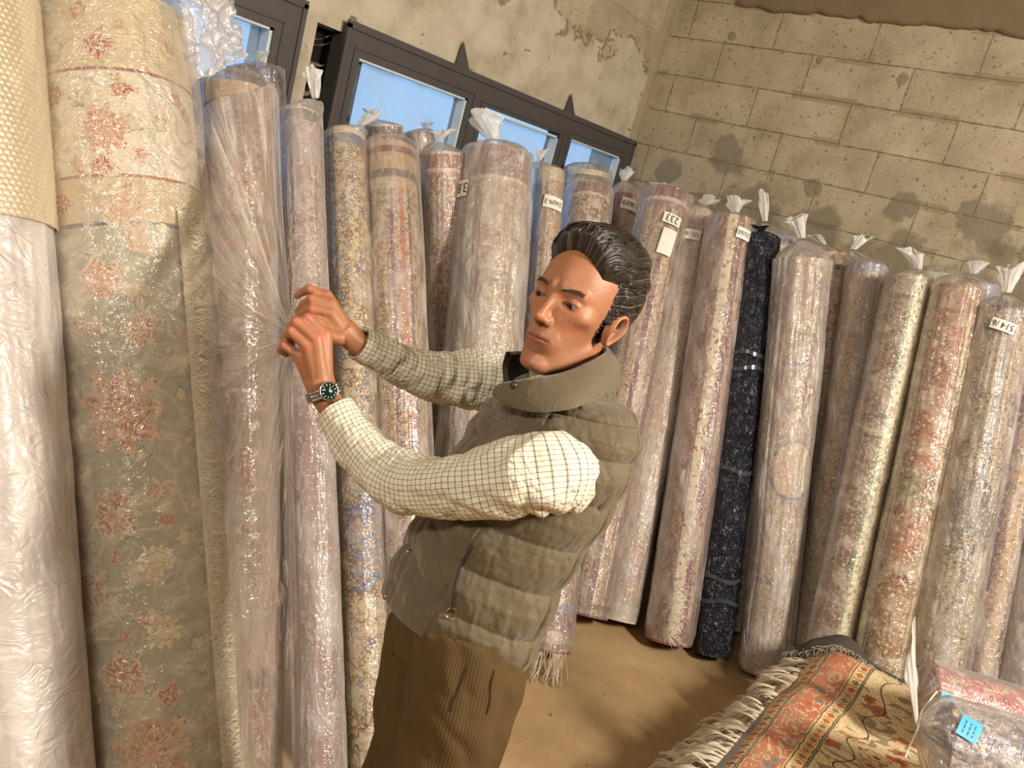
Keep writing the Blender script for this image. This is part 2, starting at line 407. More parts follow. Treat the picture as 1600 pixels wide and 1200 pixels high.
X0, Y0, ZC = -8.0, -6.0, 3.35
b = MB(); b.box((X0, Y0, -.1), (.2, .2, 0)); tag(b.build('floor', M_floor, smooth=False), kind='structure')
b = MB(); b.box((X0, Y0, ZC), (.2, .2, ZC+.1)); tag(b.build('ceiling', M_ceil, smooth=False), kind='structure')
b = MB(); b.box((0, Y0, 0), (.2, 0, ZC)); tag(b.build('wall_end', M_end, smooth=False), kind='structure')
b = MB(); b.box((X0, Y0-.1, 0), (.2, Y0, ZC)); tag(b.build('wall_right', M_ceil, smooth=False), kind='structure')
b = MB(); b.box((X0-.1, Y0, 0), (X0, .2, ZC)); tag(b.build('wall_rear', M_ceil, smooth=False), kind='structure')
# window wall, with its two openings and the broken slot beside the second window
ZS, ZH = 1.55, 2.15
b = MB()
b.box((X0, 0, 0), (.2, .22, ZS)); b.box((X0, 0, ZH), (.2, .22, ZC))
b.box((X0, 0, ZS), (-4.55, .22, ZH)); b.box((-2.44, 0, ZS), (-2.325, .22, ZH)); b.box((-2.325, .2, ZS), (-2.22, .22, ZH))
b.box((-.05, 0, ZS), (.2, .22, ZH))
tag(b.build('wall_left', M_side, smooth=False), kind='structure')
b = MB(); b.box((-2.324, .10, ZS), (-2.0, .13, ZH)); tag(b.build('slot_shade_backing', M_dark, smooth=False), kind='structure')  # near-black backing, the slot's shade put into its colour
# raw beam on top of the end wall with a crumbling mortar lip under it
n = 240; yy = np.linspace(-5.9, -.42, n); lip = 2.975+.012*vnoise(yy*5, 0, 3)+.018*vnoise(yy*19, 0, 5)+.010*vnoise(yy*47, 0, 8)
G = np.zeros((6, n, 3))
for k, (dx, dz) in enumerate(((0.0, 0), (-.022, .004), (-.030, .018), (-.032, .05), (-.03, .2), (-.03, .42))):
    G[k, :, 0] = dx; G[k, :, 1] = yy; G[k, :, 2] = np.minimum(lip+dz, ZC)
b = MB(); b.grid(G, U=np.stack([G[..., 1], G[..., 2]], -1)); tag(b.build('trim_2', M_conc), kind='structure')
# mortar seam in the corner
n = 120; zz = np.linspace(0, ZC, n); G = np.zeros((n, 7, 3)); a = np.linspace(0, pi/2, 7)
rr = .035+.02*vnoise(zz*6, 1, 2)+.012*vnoise(zz*25, 1, 4)
for k in range(7): G[:, k, 0] = -rr*(1-sin(a[k])); G[:, k, 1] = -rr*(1-cos(a[k])); G[:, k, 2] = zz
b = MB(); b.grid(G, flip=True); tag(b.build('trim_3', plain('corner_mortar', (150, 136, 110), .95, nb=.6)), kind='structure')

def glass_mat():
    t = NT('dusty_window_glass')
    n = t.noise(t.vmath('MULTIPLY', t.pos(), (1, 1, .4)), 9, 5, .65)
    t.fin(hx((205, 222, 236)), .35, t.bump(n, .15, .01), .5)
    tr = t.new('BsdfTransparent'); tr.inputs[0].default_value = (.9, .95, 1, 1)
    tl = t.new('BsdfTranslucent'); tl.inputs[0].default_value = (.75, .84, .95, 1)
    m1 = t.new('MixShader'); m1.inputs[0].default_value = .35; t.l.new(t.b.outputs[0], m1.inputs[1]); t.l.new(tl.outputs[0], m1.inputs[2])
    mx = t.new('MixShader'); t.set(mx.inputs[0], t.ramp(n, [(.35, .10), (.7, .34)])); t.l.new(tr.outputs[0], mx.inputs[1]); t.l.new(m1.outputs[0], mx.inputs[2])
    t.l.new(mx.outputs[0], t.out.inputs[0]); return t.m
M_glass = glass_mat()
def window(name, xa, xb, lights, zt=2.185, zb=1.53):
    """frame in anthracite metal with one or more fixed lights (x0, x1, z_top)"""
    root = tag(empty(name, ((xa+xb)/2, 0, zb)), kind='structure')
    f = MB(); y0, y1 = -.035, .05
    f.box((xa, y0, lights[0][2]), (xb, y1, zt)); f.box((xa, y0, zb), (xb, y1, zb+.06))
    xs = [xa]+[v for l in lights for v in l[:2]]+[xb]
    for i in range(0, len(xs), 2): f.box((xs[i], y0, zb+.06), (xs[i+1], y1, lights[0][2]))
    # raised lip round the frame and the rebate line of each sash
    f.box((xa-.012, y0-.008, zt-.014), (xb+.012, y0+.002, zt+.012)); f.box((xa-.012, y0-.008, zb), (xa+.006, y0+.002, zt)); f.box((xb-.006, y0-.008, zb), (xb+.012, y0+.002, zt))
    for l in lights:
        f.box((l[0]-.030, y0-.006, l[2]+.026), (l[1]+.030, y0+.001, l[2]+.033)); f.box((l[0]-.034, y0-.006, zb+.05), (l[0]-.028, y0+.001, l[2]+.03)); f.box((l[1]+.028, y0-.006, zb+.05), (l[1]+.034, y0+.001, l[2]+.03))
    f.build('window_frame', M_frame, root, False)
    for l in lights:
        g = MB(); g.box((l[0], .022, zb+.055), (l[1], .028, l[2])); go = g.build('window_pane', M_glass, root, False)
        e = MB(); e.box((l[1]-.012, y0+.01, zb+.06), (l[1], .02, l[2])); e.box((l[0], y0+.01, l[2]-.010), (l[1], .02, l[2]))
        e.build('glazing_bead', M_bead, root, False)
    return root
window('window_1', -4.5, -2.42, [(-4.42, -3.55, 2.075), (-3.45, -2.52, 2.075)])
window('window_2', -2.21, -.02, [(-2.135, -1.49, 2.085), (-1.37, -.75, 2.07), (-.645, -.11, 2.085)])
# fixing tabs of sheet metal above the second window
for (xa, hh) in ((-1.60, .11), (-.74, .10)):
    b = MB(); y = -.012
    V = [(xa, y, 2.19), (xa+.10, y, 2.19), (xa+.015, y, 2.19+hh), (xa, y-.004, 2.19), (xa+.10, y-.004, 2.19), (xa+.015, y-.004, 2.19+hh)]
    b.add(V, [(0, 1, 2), (5, 4, 3), (0, 3, 4, 1), (1, 4, 5, 2), (2, 5, 3, 0)])
    o = b.build('fixing_tab', M_frame, smooth=False)
    tag(o, 'pointed grey metal tab above window frame, '+('over the left pane' if xa < -1 else 'over the middle pane, nearer the corner'), 'metal tab', 'metal tabs above the window')
# dusty cobweb rags in the slot beside the window
b = MB()
for k in range(5):
    z0 = (1.93, 1.965, 2.03, 2.10, 2.12)[k]; xs = np.linspace(-2.335, -2.2, 14)
    zc = z0-(.012+.02*rng.random())*np.sin((xs+2.335)/.135*pi)+(xs+2.27)*rng.normal(0, .35)+rng.normal(0, .002, 14); yy = .02+.04*rng.random()+0*xs
    wd = .002+.008*rng.random()*np.sin((xs+2.335)/.135*pi)**2+np.abs(rng.normal(0, .0015, 14))
    G = np.stack([np.stack([xs, yy, zc+wd], -1), np.stack([xs, yy+.01, zc-wd], -1)]); b.grid(G)
tag(b.build('cobweb', plain('dusty_cobweb', (150, 128, 102), 1)), 'dusty brown cobweb strung across dark slot beside window frame', 'cobweb', kind='stuff')
# ============================================================ THE ROLLED CARPETS
FILM = film('clear_plastic_film', .22)
FILM_MILKY = film('milky_plastic_film', .36, (226, 218, 212))
FILM_WARM = film('creased_plastic_film', .16, (228, 214, 192), wr=15, strong=.5, stretch=(.8, .6, 1))
FILM_KNOT = film('gathered_plastic_film', .60, (236, 234, 230), wr=12, strong=.8, rough=.25)
FILM_PULL = film('pulled_plastic_film', .24, (232, 222, 216), wr=13, strong=.8, stretch=(2.4, .14, 1), crease=.5)
FILM_LOOSE = film('loose_plastic_film', .20, (226, 214, 208), wr=9, strong=.45)
M_paper = plain('white_tag_paper', (236, 232, 222), .7)
M_ink = plain('black_ink', (26, 24, 24), .7)
M_backing = plain('rug_backing', (196, 182, 152), .95, nb=.4)
M_fringe = plain('cotton_fringe', (226, 214, 190), .9)

class Geo: pass
def roll_geo(row, top, bot, off, foot, wpx):
    g = Geo(); ax = 1 if row == 'L' else 0
    A = on_axis(top[0], top[1], ax, -off)
    n = np.cross(ray(*top), ray(*bot)); z0 = .05
    # n.(Q-CAM)=0 with Q[ax]=-foot, Q[2]=z0
    o = 1-ax
    Q = np.zeros(3); Q[ax] = -foot; Q[2] = z0
    Q[o] = CAM[o]-(n[ax]*(Q[ax]-CAM[ax])+n[2]*(Q[2]-CAM[2]))/n[o]
    d = np.dot(A-CAM, CF); g.R = wpx/2*d/F_PX; g.r = g.R*.90
    W = norm(A-Q)
    lean = math.sqrt(max(0, 1-W[2]**2)); Q = Q+W*((g.R*lean-Q[2]+.004)/W[2])
    g.A, g.Q, g.W, g.H = A, Q, W, np.linalg.norm(A-Q)
    mid = (A+Q)/2; f0 = (CAM-mid); f0 -= W*np.dot(f0, W); g.f0 = norm(f0)
    s0 = np.cross(W, g.f0); g.s0 = s0 if np.dot(s0, CR) > 0 else -s0
    return g
def g_uv(g, x, y):
    """pixel on the roll -> metres round it and down from its top"""
    dr = norm(ray(x, y)); oc = CAM-g.A
    a = dr-g.W*np.dot(dr, g.W); b = oc-g.W*np.dot(oc, g.W)
    A2, B2, C2 = a@a, 2*a@b, b@b-g.r**2
    disc = B2*B2-4*A2*C2
    t = (-B2-math.sqrt(disc))/(2*A2) if disc > 0 else -B2/(2*A2)
    p = CAM+dr*t-g.A; v = -np.dot(p, g.W)
    return math.atan2(np.dot(p, g.s0), np.dot(p, g.f0))*g.r, v
def g_v(g, y):
    lo, hi = -.3, 2.6
    for _ in range(40):
        m = (lo+hi)/2; q = g.A-g.W*m+g.f0*g.r-CAM; py = 600+F_PX*np.dot(q, CD)/np.dot(q, CF)
        if py < y: lo = m
        else: hi = m
    return (lo+hi)/2
def surf(g, R, u, v):
    """point on a cylinder of radius R about the roll's axis; u metres round, v metres down"""
    th = np.asarray(u)/R
    return g.A-np.asarray(v)[..., None]*g.W+R*(np.cos(th)[..., None]*g.f0+np.sin(th)[..., None]*g.s0)

def roll_mesh(g, seed):
    nu, nv = 96, 90
    th = np.linspace(-pi, pi, nu)[None, :]; v = np.linspace(0, g.H, nv)[:, None]
    rad = g.r*(1-.05*(th+pi)/(2*pi))*(1+.035*vnoise(np.cos(th)*1.4+seed, v*2.2, seed)+.015*vnoise(np.sin(th)*3+seed, v*7, seed+1))
    G = g.A-v[..., None]*g.W+rad[..., None]*(np.cos(th)[..., None]*g.f0+np.sin(th)[..., None]*g.s0)
    U = np.stack([th*g.r+0*v, v+0*th], -1)
    m = MB(); m.grid(G, U=U)
    # rolled end: spiral of rug thickness, top and bottom
    for end, vv in ((0, 0.0), (1, g.H)):
        T = np.linspace(-pi, pi, nu)
        for k in range(4):
            r0 = rad[0 if end == 0 else -1]*(1-.24*k); r1 = r0*(1-.11/(1-.24*k)); 
            for (ra, rb, da, db) in ((r0, r1, 0, 0), (r1, r0*(1-.24/(1-.24*k)) if k < 3 else r1*0, .0, .02)):
                s = 1 if end else -1
                pa = g.A-(vv-s*da)*g.W+ra[:, None]*(np.cos(T)[:, None]*g.f0+np.sin(T)[:, None]*g.s0)
                pb = g.A-(vv-s*db)*g.W+rb[:, None]*(np.cos(T)[:, None]*g.f0+np.sin(T)[:, None]*g.s0)
                m.grid(np.stack([pa, pb]), U=np.full((2, nu, 2), 50.0), flip=bool(end))
    # the free edge of the rug: a lip along the seam
    return m
def sleeve_mesh(g, seed, pleat=.05, knot=None, over=.05, loose=0., tight=1.0):
    nu, nv = 160, 170
    th = (np.arange(nu)/nu*2*pi-pi)[None, :]; v = np.linspace(0, g.H-.01, nv)[:, None]
    c = (th+pi)/(2*pi)
    fold = np.abs(vnoise(c*26, v*1.3+seed, seed, 26))*2*np.exp(-v/1.0)+.6*np.abs(vnoise(c*44+0*v, v*5, seed+3, 44))
    cr = np.abs(vnoise(c*14+v*2.0, v*9, seed+5, 14))*1.0
    rad = g.R*(.955*tight+pleat*(fold-.3)+.03*cr+loose*(.5+vnoise(c*3, v*1.5, seed+9, 3))*sstep(0, .5, v))
    rad = rad*(1-.12*sstep(g.H-.05, g.H-.005, v))
    rad = np.maximum(rad, g.r*1.012)
    cen = g.A-v[..., None]*g.W
    dirs = np.cos(th)[..., None]*g.f0+np.sin(th)[..., None]*g.s0
    G = cen+rad[..., None]*dirs
    rows = []; tied = []
    if knot:
        K = P(knot[0], knot[1], np.dot(g.A-CAM, CF)); 
        kn = .10*g.R
        for s in np.linspace(.06, 1, 16):
            c0 = g.A+(K-g.A)*(s**1.25)*1.0
            rr = (kn+(g.R*.955-kn)*(1-s**1.8)**.8)
            rr = rr*(1+(.05+.35*s)*vnoise(c*30, 0*c+s*1.3, seed+11, 30))
            rows.append(c0+rr[..., None]*dirs)
        T = P(knot[2], knot[3], np.dot(g.A-CAM, CF)-.02); fl = 1.1*knot[4]*np.dot(g.A-CAM, CF)/F_PX/2
        for s in np.linspace(.1, 1, 12):
            rr = kn+(fl-kn)*s**.8
            rr = rr*(1+1.4*s*vnoise(c*9, 0*c+s*2, seed+17, 9)+.5*s*vnoise(c*23, 0*c, seed+18, 23))
            tip = 1+.5*s*vnoise(c*6, 0*c+s, seed+19, 6)
            flat = np.cos(th)[..., None]*g.f0*.35+np.sin(th)[..., None]*g.s0
            tied.append(K+(T-K)*s*tip[..., None]*1.15+rr[..., None]*flat)
    else:
        for s in np.linspace(.1, 1, 12):
            rr = g.R*.955*math.cos(s*pi/2*.97)**.55*(1+.10*vnoise(c*22, 0*c+s*1.5, seed+11, 22))
            up = over*math.sin(s*pi/2)+.012*vnoise(c*11, 0*c+s*3, seed+13, 11)*(1-s)
            rows.append(g.A+up[..., None]*g.W+rr[..., None]*dirs)
    ex = np.concatenate([np.asarray(r_).reshape(1, nu, 3) for r_ in rows[::-1]])
    G = np.concatenate([ex, G])
    L = np.concatenate([[0], np.cumsum(np.linalg.norm(np.diff(G.mean(1), axis=0), axis=1)+.004)])
    U = np.stack([np.broadcast_to(th*g.R, G.shape[:2]), np.broadcast_to(L[:, None], G.shape[:2])], -1)
    m = MB(); m.grid(G, True, U, flip=False)
    if tied:
        Gt = np.asarray(tied).reshape(len(tied), nu, 3); k = MB(); k.grid(Gt, True, np.stack([np.broadcast_to(c*.25, Gt.shape[:2]), np.broadcast_to(np.linspace(0, .1, len(tied))[:, None], Gt.shape[:2])], -1)); g.tied = k
    else: g.tied = None
    return m
def fringe_mesh(g, u, v0, v1, n, length, seed, spread=.012, R=None, back=1):
    r_ = np.random.default_rng(seed); m = MB(); R = R or g.r*1.0; v1 = min(v1, g.H-.03)
    for k in range(n):
        v = v0+(v1-v0)*r_.random(); L = length*(.55+.6*r_.random()); s = np.linspace(0, 1, 6)
        uu = u+back*L*s*(1-.2*r_.random())+r_.normal(0, spread)*s; vv = v+r_.normal(0, .022)*s+.01*np.sin(s*5+r_.random()*6)
        lift = .004+.010*np.sin(s*pi)*r_.random()
        c = np.stack([surf(g, R+lift[i], np.array(uu[i]), np.array(vv[i])) for i in range(6)])
        wdt = g.W*.0011; G = np.stack([c-wdt, c+wdt]); m.grid(G)
    return m
def text_mesh(s):
    cu = bpy.data.curves.new('t', 'FONT'); cu.body = s; cu.size = 1; cu.resolution_u = 3
    o = bpy.data.objects.new('t', cu); COL.objects.link(o)
    dg = bpy.context.evaluated_depsgraph_get(); dg.update()
    me = bpy.data.meshes.new_from_object(o.evaluated_get(dg)); V = np.array([v.co[:] for v in me.vertices]); Fs = [tuple(p.vertices) for p in me.polygons]
    bpy.data.objects.remove(o); bpy.data.curves.remove(cu); bpy.data.meshes.remove(me)
    return V, Fs
def paper_tag(g, root, x, y, wpx, hpx, text, ang=0, label=None, flip=True, parts=None):
    u, v = g_uv(g, x, y); R = g.R*1.02+.004
    d = np.dot(surf(g, R, np.array(u), np.array(v))-CAM, CF); wd, hd = wpx*d/F_PX, hpx*d/F_PX
    u = u*R/g.r
    ca, sa = cos(ang), sin(ang)
    def place(X, Y, lift):   # X right, Y down on the roll
        return surf(g, R+lift, u+X*ca-Y*sa, v+X*sa+Y*ca)
    gx, gy = np.meshgrid(np.linspace(-wd/2, wd/2, 9), np.linspace(-hd/2, hd/2, 4))
    b = MB(); b.grid(place(gx, gy, .0012)); b.grid(place(gx, gy, 0), flip=True)
    t = b.build('paper_tag', M_paper, root)
    if text:
        V, Fs = text_mesh(text); lo, hi = V.min(0), V.max(0); s = min(wd*.88/(hi[0]-lo[0]), hd*.62/(hi[1]-lo[1]))
        X = (V[:, 0]-(lo[0]+hi[0])/2)*s; Y = -(V[:, 1]-(lo[1]+hi[1])/2)*s*1.1
        if flip: X, Y = -X, -Y
        b = MB(); b.add(place(X, Y, .0030), Fs); b.build('lettering', M_ink, t, False)
    return t

ROLLS = {}
def make_roll(key, row, top, bot, off, foot, wpx, mat, label, group=None, sleeve=FILM, knot=None, pleat=.05, over=.05, tags=(), loose=0., fringe=None, seed=None, name='rolled_carpet'):
    g = roll_geo(row, top, bot, off, foot, wpx); ROLLS[key] = g
    seed = seed or (sum(ord(c) for c in key)*1.37) % 50
    root = empty(name, tuple(g.Q)); tag(root, label, 'rolled carpet', group)
    m = roll_mesh(g, seed); ca = m.build('carpet', mat(g) if callable(mat) else mat, root)
    if fringe: tag(fringe_mesh(g, *fringe).build('fringe', M_fringe, root), kind='stuff')
    if sleeve:
        sleeve_mesh(g, seed, pleat, knot, over, loose).build('plastic_sleeve', sleeve, root)
        if g.tied: g.tied.build('tied_end', FILM_KNOT, root)
    for tg in tags: paper_tag(g, root, *tg)
    g.root = root
    return g

def C(name, field, fl=(), vn=(), bands=(), stripes=(), lat=None, motifs=(), ground=True):
    """carpet material with its bands given at picture heights"""
    def f(g):
        bb = [(g_v(g, a), g_v(g, b_), c) for (a, b_, c) in bands]
        mo = [(*g_uv(g, x, y), rp, *rest) for (x, y, rp, *rest) in motifs]
        return carpet(name, 1.0, field, fl, vn, bb, stripes, mo, lat, g.r, ground)
    return f
CREAM = (226, 208, 176); IVORY = (232, 220, 198); TAN = (176, 146, 104); RED = (142, 58, 52); MAR = (104, 28, 44); NAVY = (40, 44, 78)
SALM = (206, 132, 104); ROSE = (176, 110, 104); BLUE = (96, 116, 156); SAGE = (140, 150, 116); BRN = (96, 66, 48); GREY = (150, 144, 136); PURP = (96, 70, 96)
GOLD = (192, 160, 104)
# (scale, size, petals, palette, core, outline, density, randomness, seed, rings)
def dense(seed, pal, core=CREAM, out=BRN, sc=26, sz=.46): return (sc*1.35, sz, 4, pal, core, out, .6, .9, seed)
def mid(seed, pal, core=CREAM, out=BRN, sc=11, sz=.4, pet=7, rings=2, dn=.75): return (sc, sz, pet, pal, core, out, dn, .55, seed, rings)

# ---- along the window wall, from the near end to the corner
make_roll('L0', 'L', (-72, 20), (14, 1180), .42, 1.30, 236,
    C('pale_medallion_carpet', (222, 210, 204), fl=[], bands=[], stripes=[(.55, .62, (222, 208, 200)), (.93, 1.0, (222, 208, 200))], motifs=[(22+i*4.1*1.0, 362+i*46, .019, 6, (172, 150, 160) if i % 2 else (190, 150, 150), (206, 188, 184), (150, 140, 150), 1) for i in range(18)]),
    'white sheeted carpet roll at the left edge, its upper end in bubble wrap', sleeve=film('white_sheeting', .62, (228, 220, 214), wr=5, strong=.9, rough=.35), over=.04)
S1, S2, S3, S4 = (204, 142, 118), (222, 190, 158), (112, 112, 122), (176, 86, 76)
def l1(x, y, r_, kind=0):
    return (x, y, r_, *[(9, S1, S2, S3, 3), (7, (188, 132, 108), (222, 206, 182), (150, 92, 84), 2), (5, S4, S2, S3, 2), (11, (220, 196, 158), (236, 222, 190), (120, 116, 112), 2)][kind])
make_roll('L1', 'L', (172, 34), (262, 1180), .42, 1.30, 258,
    C('cream_and_sage_floral_carpet', (176, 172, 154), ground=False, fl=[(16, .34, 5, [(206, 160, 132), (196, 186, 166), (214, 200, 172)], CREAM, (150, 140, 124), .32, .9, 3.0)],
      vn=[(7.0, (196, 190, 172), .02, 1.0)],
      bands=[(-30, 103, (216, 198, 164)), (103, 108, (158, 92, 78)), (108, 270, (224, 214, 196)), (270, 275, (158, 92, 78)), (275, 344, (206, 188, 154)), (344, 351, (92, 104, 122))],
      motifs=[l1(149, 68, .045, 2), l1(160, 200, .062, 0), l1(85, 222, .04, 3), l1(122, 258, .025, 2), l1(158, 258, .028, 2), l1(190, 138, .03, 2), l1(80, 150, .032, 2), l1(223, 240, .022, 2),
              l1(195, 322, .045, 0), l1(95, 318, .034, 2), l1(218, 372, .035, 0), l1(155, 436, .052, 0), l1(216, 455, .028, 3), l1(82, 455, .02, 2), l1(120, 505, .028, 2), l1(146, 517, .016, 2), l1(222, 515, .042, 1),
              l1(85, 492, .02, 2), l1(185, 645, .105, 0), l1(176, 805, .06, 1), l1(248, 770, .036, 1), l1(245, 878, .045, 3), l1(135, 928, .058, 1), l1(254, 988, .045, 3), l1(192, 1060, .062, 1), l1(182, 870, .02, 2), l1(190, 1000, .02, 2),
              l1(265, 1085, .03, 2), l1(235, 1180, .10, 0), l1(130, 745, .025, 3), l1(262, 815, .02, 2)]),
    'thick cream and grey-green flowered carpet roll under creased clear plastic', sleeve=FILM_WARM, pleat=.035, over=.06, fringe=(.12, .50, 2.05, 2200, .11, 5, .014))
make_roll('L2', 'L', (366, 146), (376, 1180), .44, 1.17, 128,
    C('red_and_salmon_medallion_carpet', (168, 112, 92), fl=[mid(2, [(120, 60, 52), ROSE, GREY], sc=13), dense(4, [BRN, (150, 84, 70), CREAM], sc=34)], vn=[(16, (214, 190, 156), .03, 2.)],
      bands=[(90, 170, (216, 190, 156)), (170, 190, (172, 84, 74)), (190, 335, (176, 136, 108)), (335, 345, (90, 60, 52)), (345, 372, (150, 140, 126)), (372, 392, (190, 104, 78)), (392, 640, (120, 84, 72)), (640, 700, (146, 120, 96)), (700, 790, (190, 108, 80)), (790, 822, (156, 152, 142)), (822, 1000, (166, 96, 82)), (1000, 1050, (190, 104, 78)), (1050, 1080, (96, 60, 60))],
      motifs=[(352, 905, .17, 14, (206, 190, 164), (140, 110, 96), (130, 64, 54), 4)]),
    'red-brown carpet roll whose plastic is being pulled aside in both hands', sleeve=FILM_LOOSE, pleat=.04, over=.05)
make_roll('L3', 'L', (466, 182), (500, 1180), .40, 1.42, 76,
    C('lilac_lattice_carpet', (198, 172, 162), fl=[dense(6, [ROSE, (140, 90, 110), GREY], sc=30)], bands=[(140, 168, (216, 204, 172)), (168, 185, (72, 66, 66)), (185, 250, (190, 170, 170)), (600, 1300, (138, 112, 92))], stripes=[(-.22, .16, (160, 112, 104)), (-.75, -.7, PURP), (.7, .76, PURP)]),
    'narrow lilac carpet roll with a dark band across its top, right of the pulled plastic', sleeve=FILM_MILKY, pleat=.07, knot=(493, 158, 490, 117, 26))
make_roll('L4', 'L', (538, 212), (575, 1180), .36, 1.40, 70,
    C('blue_banded_ivory_carpet', (206, 190, 158), fl=[dense(7, [TAN, BLUE, ROSE], sc=28), mid(8, [GOLD, BLUE, TAN])], bands=[(190, 206, IVORY), (206, 222, (92, 110, 158)), (222, 300, (200, 186, 164)), (740, 930, (88, 110, 160))], vn=[(14, (150, 130, 104), .03, 5.)]),
    'ivory carpet roll with a thin blue top band and a blue patch low down', sleeve=FILM_WARM, pleat=.06, knot=(560, 200, 580, 182, 22))
make_roll('L5', 'L', (609, 238), (634, 900), .42, 1.42, 92,
    C('tan_and_violet_striped_carpet', (196, 176, 138), fl=[dense(9, [TAN, ROSE, (110, 90, 110)], sc=32)], bands=[(200, 226, (196, 168, 132)), (226, 236, (120, 44, 52)), (236, 262, (190, 168, 118)), (262, 275, (96, 80, 76)), (275, 292, (196, 176, 138))],
      stripes=[(-1.5, -.75, (130, 104, 86)), (-.10, .04, (92, 64, 96)), (.28, .46, (178, 108, 82)), (.62, .74, (92, 64, 96))]),
    'tan carpet roll with a maroon rim and violet stripes running down it', sleeve=FILM_LOOSE, pleat=.07, over=.045, loose=.1)
make_roll('L6', 'L', (691, 240), (702, 800), .27, .78, 68,
    C('rust_and_cream_carpet', (176, 134, 112), fl=[dense(10, [RED, SALM, BLUE], sc=36), mid(11, [ROSE, RED, CREAM], sc=14)], bands=[(210, 240, IVORY), (240, 262, (150, 84, 78)), (262, 268, CREAM)], vn=[(20, CREAM, .04, 3.)]),
    'slim rust and cream carpet roll leaning behind the wide roll with the large knot', sleeve=FILM, pleat=.06, knot=(685, 222, 690, 206, 26))
make_roll('L7', 'L', (777, 246), (742, 700), .40, 1.12, 118,
    C('taupe_maroon_rimmed_carpet', (178, 150, 122), fl=[(9, .4, 7, [(190, 164, 134), (166, 136, 112)], CREAM, (160, 132, 108), .5, .6, 12., 2)], vn=[(9, (200, 178, 150), .03, 4.)], bands=[(225, 272, (116, 50, 56)), (272, 278, CREAM), (420, 445, (140, 112, 92)), (445, 800, (176, 156, 128))],
      stripes=[(-1.5, -.95, (140, 104, 90))]),
    'wide taupe carpet roll with maroon rim and the largest plastic knot', sleeve=FILM_MILKY, pleat=.08, knot=(772, 222, 752, 186, 52), loose=.12, tags=[(729, 297, 26, 26, '3.8', .1)])
make_roll('L8', 'L', (859, 268), (838, 560), .32, 1.00, 50,
    C('beige_blue_edged_carpet', (192, 168, 136), fl=[dense(13, [TAN, ROSE, GREY], sc=34)], stripes=[(-1.6, -.45, (106, 126, 170)), (-.45, -.28, IVORY)], bands=[(250, 280, (220, 204, 168))]),
    'slim beige carpet roll with a plain blue side', sleeve=FILM, pleat=.06, knot=(842, 252, 846, 236, 16), tags=[(864, 318, 34, 20, '2/609-3', .15)])
make_roll('L10', 'L', (921, 300), (850, 1030), .40, 1.26, 78,
    C('maroon_ivory_panel_carpet', (150, 110, 96), fl=[mid(14, [MAR, (176, 64, 54), IVORY], out=NAVY, sc=10, dn=.95), dense(15, [RED, BLUE, GOLD], out=MAR, sc=24)], bands=[(282, 298, (110, 40, 56)), (298, 302, IVORY), (302, 345, (118, 46, 60)), (800, 985, (190, 150, 120)), (940, 955, BLUE), (955, 985, (116, 40, 66)), (1005, 1034, (110, 24, 44)), (1034, 1050, IVORY)], stripes=[(.0, .62, (212, 198, 176))], vn=[(22, CREAM, .05, 7.)]),
    'maroon carpet roll with an ivory panel, its fringed foot showing behind the vest', sleeve=FILM, pleat=.05, over=.05)
make_roll('L11', 'L', (976, 312), (915, 900), .26, 1.06, 56,
    C('rose_and_cream_carpet', (190, 150, 132), fl=[dense(16, [SALM, ROSE, CREAM], sc=22), mid(17, [ROSE, RED])], bands=[(290, 325, (132, 54, 62))]),
    'rose carpet roll with maroon rim and one paper label, standing in the corner', sleeve=FILM, pleat=.06, knot=(975, 284, 978, 268, 20), tags=[(985, 322, 34, 20, '4 /609', .15)])
# ---- along the end wall, from the corner to the right; dark left-edge stripes carry painted shade
make_roll('E1', 'E', (1042, 308), (903, 985), .52, 1.22, 86,
    C('gold_and_plum_striped_carpet', (200, 178, 140), fl=[dense(18, [(116, 84, 96), TAN, ROSE], sc=38, sz=.42)], bands=[(285, 306, (116, 50, 62)), (306, 312, IVORY), (312, 322, (150, 112, 124)), (940, 948, (96, 70, 80)), (958, 975, (110, 84, 96)), (984, 992, (96, 58, 66))],
      stripes=[(-1.6, -.8, (120, 84, 76)), (-.62, -.5, (226, 206, 172)), (-.42, -.3, (140, 96, 104)), (.05, .3, (112, 58, 72)), (.3, .36, (232, 214, 186)), (.62, .7, (150, 104, 116)), (.85, 1.1, (120, 66, 88))]),
    'gold and plum striped carpet roll wearing two paper labels, first on the block wall', sleeve=FILM, pleat=.06, knot=(1034, 300, 1030, 287, 30), tags=[(1048, 345, 30, 17, '233', .12), (1040, 380, 24, 44, None, .1)])
make_roll('E2', 'E', (1094, 334), (964, 975), .42, 1.04, 60,
    C('pale_ivory_vine_carpet', (212, 192, 162), fl=[dense(19, [ROSE, SALM, GREY], sc=24)], vn=[(18, TAN, .04, 8.)], bands=[(930, 945, (160, 150, 124)), (945, 990, (212, 200, 180))], stripes=[(-.2, .15, (188, 160, 146))]),
    'pale ivory carpet roll between the plum striped and the dark red one', sleeve=FILM_MILKY, pleat=.07, knot=(1096, 324, 1106, 312, 26), tags=[(1082, 368, 26, 17, '331 /6', .1)])
